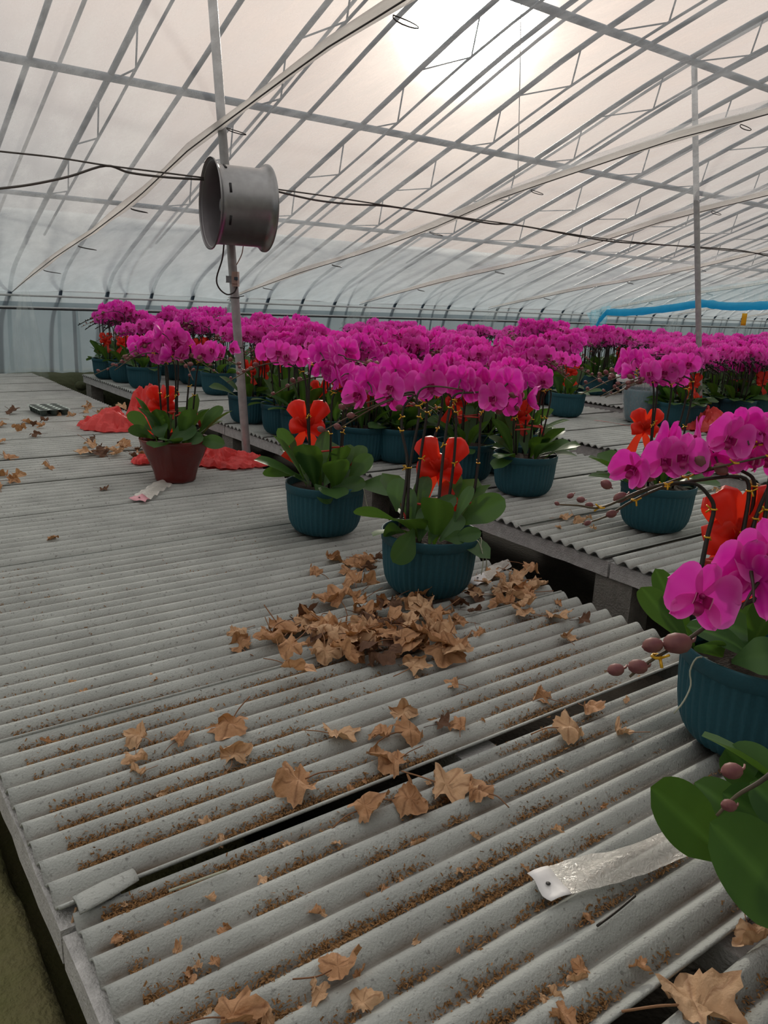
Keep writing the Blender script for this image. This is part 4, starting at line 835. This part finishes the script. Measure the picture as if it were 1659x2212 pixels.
# ------------------------------------------------------------------ red plastic bags
def bag(px, py, rx, ry, hh, az, seed, label, mt, spikes_=.4):
    p = on_z(px, py); b = MB(); n, k = 84, 22
    def P(u, v):
        a = 2 * PI * v; r = u; ed = 1 + .22 * nz(math.cos(a) * 1.6 + seed, math.sin(a) * 1.6) + .12 * nz(math.cos(a) * 5 + seed, math.sin(a) * 5, 3)
        x, y = rx * r * ed * math.cos(a), ry * r * ed * math.sin(a)
        f = max(0, 1 - r ** 2.2) ** .75; rid = 1 - abs(nz(x * 9 + seed, y * 9)) * 3.2; rid2 = 1 - abs(nz(x * 22, y * 22 + seed)) * 2.4
        return Vector((x, y, .002 + hh * f * (.55 + .55 * rid * spikes_ + .45 * nz(x * 6 + seed * 3, y * 6)) + .028 * rid2 * f ** .5 + .016 * abs(nz(x * 30, y * 30)) * (r > .8)))
    b.grid(P, k, n, True)
    o = b.build('plastic_bag', mt, None, False); o.location = p; o.rotation_euler.z = az; md = o.modifiers.new('thick', 'SOLIDIFY'); md.thickness = .002; tag(o, label, 'bag'); return o
bag(268, 925, .30, .17, .13, AZ_R + .2, 1.3, 'red plastic bag crumpled at the left of the red pot', M['bag'])
bag(330, 905, .17, .14, .26, AZ_R, 4.1, 'red plastic bag standing in a tall fold behind the red pot', M['bag'], .7)
bag(488, 1002, .21, .14, .09, AZ_R + .1, 7.7, 'red plastic bag flattened at the right of the red pot by the aisle', M['bag'])
bag(1462, 912, .30, .22, .27, AZ_R + .1, 2.2, 'deep red plastic bag heaped high on the third bench', M['bagdark'], .8)
bag(1530, 928, .27, .18, .17, AZ_R - .1, 5.9, 'bright red plastic bag in front of the deep red one', M['bag'], .6)
bag(312, 1000, .07, .05, .03, 0, 3.3, 'small red bag scrap tucked behind the left side of the red pot', M['bag'])
# plug tray
p = on_z(106, 893); tr = empty('seedling_tray', p, .03, 'dark plug tray with a pale rim alone on the far left of the bench', 'tray'); tr.scale = (.72, .72, .62)
a = MB(); NXt, NYt, ct = 3, 5, .098
for i in range(NXt):
    for j in range(NYt):
        cx, cyy = (i - 1) * ct, (j - 2) * ct * .9
        ring = [Vector((cx + .040 * math.cos(k * PI / 6), cyy + .036 * math.sin(k * PI / 6), .075)) for k in range(12)]
        sq = [Vector((cx + ct / 2 * max(-1, min(1, 1.5 * math.cos(k * PI / 6))), cyy + ct * .45 * max(-1, min(1, 1.5 * math.sin(k * PI / 6))), .075)) for k in range(12)]
        a.add(ring + sq, [(k, (k + 1) % 12, 12 + (k + 1) % 12, 12 + k) for k in range(12)])
        c = MB(); c.lathe([(.040, .074), (.030, .012), (.024, .010), (.0, .012)], 10); o = c.build('tray_cell', M['tray'], tr); o.location = (cx, cyy, 0)
a.build('tray_top', M['traytop'], tr)
# clear sleeves
def sleeve(name, pts, mt_tab, label, tabw=.12):
    A, B, Cc, D = [Vector((*on_z(*q)[:2], ZB + .012)) for q in pts]      # tab corners A,B ; far corners C,D
    e = empty(name, (A + B) / 2, 0, label, 'plastic sleeve'); o0 = (A + B) / 2
    def P(u, v): 
        q = (A * (1 - v) + B * v) * (1 - u) + (D * (1 - v) + Cc * v) * u - o0
        return q + Vector((0, 0, .004 * nz(u * 9, v * 5) + .010 * (1 - abs(2 * v - 1)) * min(1, u * 6) + .5 * wave(q.y + o0.y)))
    b = MB(); b.grid(lambda u, v: P(u * (1 - tabw) + tabw, v), 26, 8, False, lambda u, v: max(0, (.55 - u) / .55) * .9 + (.5 if v in (0, 1) else 0)); b.build('sleeve_film', M['sleeve'], e)
    b = MB(); b.grid(lambda u, v: P(u * tabw, v) + Vector((0, 0, .001)), 3, 6); t = b.build('sleeve_tab', mt_tab, e); md = t.modifiers.new('thick', 'SOLIDIFY'); md.thickness = .001
    b = MB(); q = P(tabw * .45, .5) + Vector((0, 0, .0035)); b.lathe([(.0, .0), (.004, 0), (.004, .0008), (0, .0008)], 10); h_ = b.build('hang_hole', M['blackstrip'], e); h_.location = q
sleeve('clear_sleeve', [(1137, 1902), (1188, 1966), (1530, 1850), (1470, 1800)], M['sleevetab'], 'clear crinkled plastic sleeve with white tab at lower right of the bench')
sleeve('clear_sleeve', [(278, 1084), (314, 1090), (372, 1052), (340, 1044)], M['pinktab'], 'clear plastic sleeve with pink tab under the red pot', .18)
sleeve('clear_sleeve', [(1010, 1262), (1030, 1275), (1105, 1228), (1085, 1216)], M['sleevetab'], 'pale plastic sleeve behind the right side of the middle pot', .3)
# coral ribbon lying on the third bench
a = MB(); rp = [on_z(x, y, .004) for x, y in ((1285, 908), (1315, 912), (1345, 917), (1365, 921))]; a.grid(lambda u, v: rp[round(u * 3)] + Vector((0, (v - .5) * .02, .006 * math.sin(u * 9))), 3, 1); o = a.build('loose_ribbon', M['ribbon']); md = o.modifiers.new('thick', 'SOLIDIFY'); md.thickness = .0015; tag(o, 'coral ribbon lying flat in front of the clear wrapped pot', 'ribbon')

# ------------------------------------------------------------------ dry plane leaves
def plane_leaf(seed, frag=False):
    rnd = random.Random(seed); b = MB(); n, k = 44, 5
    lob = [(-2.0, .62), (-1.0, .85), (0, 1.0), (1.0, .85), (2.0, .62)]
    folds = []
    for _ in range(rnd.randint(2, 4)):
        a = rnd.random() * 2 * PI; folds.append((Vector((math.cos(a), math.sin(a), 0)), rnd.uniform(.006, .034), rnd.uniform(.7, 1.9) * rnd.choice((1, 1, -.6))))
    def rad(th):
        r = .50
        for c, l in lob:
            d = abs(th - c); r = max(r, l * max(0, 1 - d * 1.1) ** .55 * 1.0)
        if abs(th) > 2.75: r *= .62
        r *= 1 + .09 * abs(math.sin(th * 9 + seed)) + .05 * math.sin(th * 21)
        return .058 * r * (1.0 if not frag else .55 + .4 * abs(math.sin(th * 1.5 + seed)))
    vs, at_ = [], []
    for i in range(k + 1):
        for j in range(n):
            th = -PI + 2 * PI * j / n; s = i / k; r = rad(th) * s; p = Vector((r * math.cos(th), r * math.sin(th), 0))
            p.z = .016 * nz(p.x * 42 + seed, p.y * 42) + .005 * nz(p.x * 110, p.y * 110 + seed) + .006 * s * s * math.sin(3 * th + seed)
            for nn, c, ang in folds:
                d = p.x * nn.x + p.y * nn.y - c
                if d > 0: a = ang * min(1, d / .015 + .3); p = p - nn * d + nn * d * math.cos(a) + Vector((0, 0, d * math.sin(a)))
            vs.append(p); at_.append(max(0, 1 - min(abs(th - c) for c, l in lob) * 9) * .8 * (s < .95) + (.5 if i == k and rnd.random() < .25 else 0))
    b.add(vs, [(i * n + j, i * n + (j + 1) % n, (i + 1) * n + (j + 1) % n, (i + 1) * n + j) for i in range(k) for j in range(n)], at_)
    if not frag:
        q = [Vector((-.012, 0, .0)), Vector((-.04, .006 * rnd.uniform(-1, 1), .006)), Vector((-.075, .016 * rnd.uniform(-1, 1), .004 + .01 * rnd.random()))]; b.tube(smooth_pts(q, 3), [.0014] * 7, 4, True, .9)
    zm = min(p.z for p in b.v)
    for p in b.v: p.z -= zm
    return b
PL = {}
def leaf_me(v, mk):
    if (v, mk) not in PL: PL[(v, mk)] = plane_leaf(v, v >= 20).mesh('dry_leaf', M[mk])
    return PL[(v, mk)]
def drop_leaf(px, py, s, v, mk, label, group=None, rz=None, tilt=(0, 0), z=0.0):
    p = on_z(px, py, z); o = link('dry_leaf' if v < 20 else 'leaf_fragment', leaf_me(v, mk)); rz = R_.random() * 6.28 if rz is None else rz
    o.location = (p.x, p.y, p.z - .004); o.rotation_euler = (tilt[0], tilt[1], rz); o.scale = (s, s, s * .9); return tag(o, label, 'leaf', group)
single = [(725, 1592, 1.0, 1, 'dry2', 'broad flat tan plane leaf with radiating veins left of the gap'), (643, 1705, 1.1, 2, 'dry', 'tan plane leaf folded upright that hangs over the dark gap'), (500, 1568, 1.05, 3, 'dry', 'curled brown plane leaf with twisted stalks left of centre'), (503, 1632, .85, 4, 'dry2', 'tan plane leaf hanging below the curled one left of centre'),
          (305, 1603, .72, 5, 'dry2', 'pale curled leaf uppermost of the small group at left'), (392, 1600, .6, 6, 'dry', 'small pointed tan leaf left of the twisted stalks'), (292, 1640, .65, 7, 'dry2', 'pale oblong leaf at the left of the small group'), (302, 1668, .5, 8, 'dry2', 'small pale lobed leaf lowest of the small group at left'),
          (870, 1545, .8, 9, 'dry2', 'tan leaf topmost in the pile above the dark gap'), (885, 1590, 1.05, 10, 'dry', 'large crumpled brown leaf in the pile above the dark gap'), (835, 1640, 1.0, 11, 'dry', 'brown leaf at the lower left of the pile above the gap'), (862, 1655, .8, 2, 'dry', 'folded brown leaf that tips into the dark gap'), (955, 1565, .55, 12, 'dry3', 'small dark curled leaf right of the pile above the gap'), (998, 1575, .75, 13, 'dry', 'upright pointed brown leaf right of the pile above the gap'), (820, 1600, .8, 5, 'dry', 'rumpled leaf at the left side of the pile above the gap'),
          (962, 1700, 1.15, 1, 'dry2', 'large tan plane leaf leaning below the dark gap'), (886, 1730, 1.1, 4, 'dry', 'brown toothed leaf upright below the dark gap'), (795, 1755, 1.0, 6, 'dry', 'crumpled brown leaf at the left below the gap'), (1035, 1718, .9, 7, 'dry', 'shrivelled leaf with a long stalk right of the large tan one'),
          (1172, 1505, .75, 9, 'dry', 'cupped tan leaf just above the dark gap at right'), (1275, 1532, .8, 3, 'dry', 'curled brown leaf lying in the dark gap at right'), (1230, 1585, 1.15, 10, 'dry2', 'wide tan plane leaf just below the gap at right'), (1345, 1585, .85, 8, 'dry2', 'pair of flat tan lobes right of the wide tan leaf'),
          (732, 2105, .85, 2, 'dry', 'brown leaf with a rolled toothed edge near the front'), (690, 2145, .6, 21, 'dry2', 'pale oval leaf below the rolled brown leaf'), (785, 2165, .62, 22, 'dry2', 'pale leaf beside the rolled brown leaf at the front'), (505, 2200, .8, 13, 'dry', 'brown leaf cut off by the lower edge of the photo'), (575, 2200, .6, 23, 'dry2', 'small yellow brown leaf near the lower edge'), (1500, 2180, 1.35, 1, 'dry2', 'large tan maple shaped leaf at the bottom right'), (1625, 2020, .75, 4, 'dry2', 'tan leaf beside the red pot at the bottom right'), (1222, 2190, .6, 21, 'dry', 'curled brown leaf at the lower edge right of centre'), (1380, 2085, .45, 24, 'dry', 'small ragged leaf near the gap at lower right'),
          (328, 1463, .5, 22, 'dry', 'short cut tan leaf piece alone at the left'), (112, 1166, .55, 6, 'dry', 'small brown leaf with a thin stalk alone far left'), (515, 1093, .35, 24, 'dry', 'tiny brown leaf left of the left teal pot'), (222, 1058, .6, 12, 'dry3', 'dark curled leaf left of the pink tabbed sleeve'), (985, 1478, .55, 3, 'dry', 'small curled leaf below the big heap'), (1225, 1378, .75, 8, 'dry2', 'tan leaf at the lower right end of the scattered line'), (1200, 1335, 1.0, 1, 'dry2', 'torn wide leaf right of the heap near the bench edge'), (1260, 1340, .6, 12, 'dry3', 'dark folded leaf close to the bench edge right of the heap'), (1205, 1303, .5, 24, 'dry', 'small lobed leaf nearest the bench edge'),
          (680, 1240, .85, 7, 'dry', 'pointed brown leaf left of the middle pot'), (520, 1395, .9, 9, 'dry', 'leaf at the left end of the big heap'), (590, 1385, 1.0, 5, 'dry', 'bent leaf second from the left end of the heap'), (515, 1370, .7, 6, 'dry2', 'thin flat leaf beyond the left end of the heap'), (895, 1445, 1.0, 7, 'dry2', 'pale leaf pointing down at the front of the heap')]
for px, py, s, v, mk, lab in single: drop_leaf(px, py, s, v, mk, lab, tilt=(R_.uniform(-.35, .35), R_.uniform(-.35, .35)))
rl = random.Random(17)
def scatter(n, cx, cy, sx, sy, label, group, szs, zs, mats=('dry', 'dry', 'dry2', 'dry3'), tl=.5):
    for k in range(n):
        px, py = cx + rl.gauss(0, sx), cy + rl.gauss(0, sy)
        drop_leaf(px, py, rl.uniform(*szs), rl.randrange(1, 14), rl.choice(mats), label, group, rl.random() * 6.28, (rl.uniform(-tl, tl), rl.uniform(-tl, tl)), rl.uniform(*zs))
scatter(58, 785, 1375, 100, 38, 'dry brown plane leaf in the heap before the middle pot', 'leaf heap before the middle pot', (.85, 1.3), (0, .035))
scatter(10, 880, 1310, 60, 16, 'dry leaf piled against the foot of the middle pot', 'leaves at the foot of the middle pot', (.8, 1.15), (0, .03))
scatter(15, 1105, 1275, 45, 24, 'pale tan leaf in the flat patch right of the middle pot', 'flat leaf patch right of the middle pot', (.85, 1.2), (0, .006), ('dry2', 'dry2', 'dry'), .15)
scatter(10, 785, 1225, 26, 18, 'dry leaf in the clump left of the middle pot', 'leaf clump left of the middle pot', (.7, 1.0), (0, .02), ('dry', 'dry3', 'dry'))
scatter(12, 985, 1340, 40, 30, 'dry leaf at the right side of the big heap', 'leaves at the right of the heap', (.5, .9), (0, .012))
scatter(14, 235, 970, 38, 8, 'dry leaf in the small drift left of the red pot', 'drift left of the red pot', (.7, 1.2), (0, .02), ('dry2', 'dry3', 'dry'))
scatter(12, 40, 918, 34, 12, 'dry leaf in the drift at the far left edge', 'drift at the left edge', (.8, 1.3), (0, .02), ('dry2', 'dry3', 'dry'))
scatter(12, 210, 893, 45, 7, 'dry leaf near the plug tray', 'leaves by the plug tray', (.7, 1.2), (0, .01), ('dry2', 'dry2', 'dry'))
scatter(7, 30, 1000, 40, 30, 'lone dry leaf at the left edge of the bench', 'lone leaves at the left edge', (.8, 1.1), (0, .006), ('dry2', 'dry'))
scatter(5, 315, 995, 18, 8, 'dry leaf half under the red scrap by the red pot', 'leaves under the red scrap', (.8, 1.1), (0, .01), ('dry2', 'dry'))
scatter(12, 1600, 1075, 45, 16, 'dry leaf on the second bench at the right edge', 'leaves on the second bench', (.6, 1.1), (0, .012), ('dry2', 'dry'))
scatter(5, 1250, 1130, 40, 14, 'small tan leaf on the second bench left of the right pot', 'small leaves on the second bench', (.4, .8), (0, .004), ('dry2',))
def frags(n, x0, y0, x1, y1, label, group):
    for k in range(n):
        px, py = rl.uniform(x0, x1), rl.uniform(y0, y1); p = on_z(px, py)
        if not (.25 < p.x < 1.9): continue
        y = round((p.y - PIT / 2) / PIT) * PIT + PIT / 2 + rl.uniform(-.012, .012)
        o = link('leaf_fragment', leaf_me(20 + rl.randrange(6), rl.choice(('dry', 'dry2', 'dry2')))); s = rl.uniform(.16, .42); o.location = (p.x, y, ZB - .010); o.rotation_euler = (rl.uniform(-.5, .5), rl.uniform(-.5, .5), rl.random() * 6.28); o.scale = (s * 1.3, s * .8, s); tag(o, label, 'leaf', group)
frags(46, 260, 1760, 1300, 2210, 'small curled leaf fragment lying in a groove near the front', 'fragments in the front grooves')
frags(30, 80, 1420, 1400, 1760, 'small curled leaf fragment in a groove around the dark gap', 'fragments around the gap')
# piece broken off the second sheet, lying over the left end of the gap
b = MB(); A_, B_ = on_z(165, 1958, .005), on_z(292, 1891, .003)
def brk_(u, v):
    q = A_.lerp(B_, u) + Vector((0, (v - .5) * .036 * (1 - .55 * max(0, u - .5)), 0)); return q + Vector((0, 0, .008 * math.cos((v - .5) * 2.6) - .004))
b.grid(brk_, 8, 6); o = b.build('broken_sheet_piece', M['sheet']); md = o.modifiers.new('thick', 'SOLIDIFY'); md.thickness = .005; tag(o, 'short grey broken strip of corrugated sheet over the left end of the gap', 'sheet piece')
# crumbs and moss lying in the valleys (nobody could count them)
b = MB(); rc = random.Random(3)
for ya, yb, dx in ((-.11, .425, 0), (.462, 1.022, .018), (1.052, 1.615, 0), (1.052 + 9 * PIT, 2.175, 0), (1.052 + 19 * PIT, 2.69, 0)):
    k = 0
    while True:
        yv = ya + PIT * (k + .5); k += 1
        if yv > yb - .01: break
        nfl = 7500 if yv < 1.1 else (3600 if yv < 1.7 else 1100)
        for _ in range(nfl):
            x = .27 + rc.random() ** 1.35 * 1.55
            den = nz(x * 3.6 + k * 3.1, ya * 9) * 1.5 + nz(x * 14 + k * 7, ya * 5) * .7 + .50 - .42 * (x - .3)
            if rc.random() > den: continue
            yy = yv + rc.gauss(0, .0060); c = Vector((x, yy, ZB - AMP + wave(yy - ya) + rc.random() * .0065 + .001))
            L_ = rc.uniform(.0010, .0042); q = Euler((rc.uniform(-.9, .9), rc.uniform(-.9, .9), rc.random() * 6.28)).to_matrix()
            b.add([c + q @ Vector((-L_, -L_ * .35, 0)), c + q @ Vector((L_, -L_ * .3, 0)), c + q @ Vector((L_ * .8, L_ * .3, L_ * .3)), c + q @ Vector((-L_ * .7, L_ * .35, L_ * .2))], [(0, 1, 2, 3)])
o = b.build('leaf_litter', M['litter'], None, False); tag(o, 'brown crumbs of leaf and moss lying in the grooves of the front bench', 'litter', None, 'stuff')
# twigs
for pts, lab, mt_ in (([(365, 1925), (420, 1905), (490, 1880)], 'green brown twig lying in a groove near the front left', 'root'), ([(1290, 2000), (1330, 1970), (1372, 1935)], 'thin dark twig beside the gap at lower right', 'stem'), ([(165, 1960), (150, 2010), (128, 2040)], 'pale twig leaning on the concrete beam at lower left', 'dry2')):
    a = MB(); a.tube(smooth_pts([on_z(x, y, .008 if lab[0] != 'p' else -.01 - .03 * i) for i, (x, y) in enumerate(pts)], 4), .0022, 5); tag(a.build('twig', M[mt_]), lab, 'twig')
print('objects', len(bpy.data.objects))
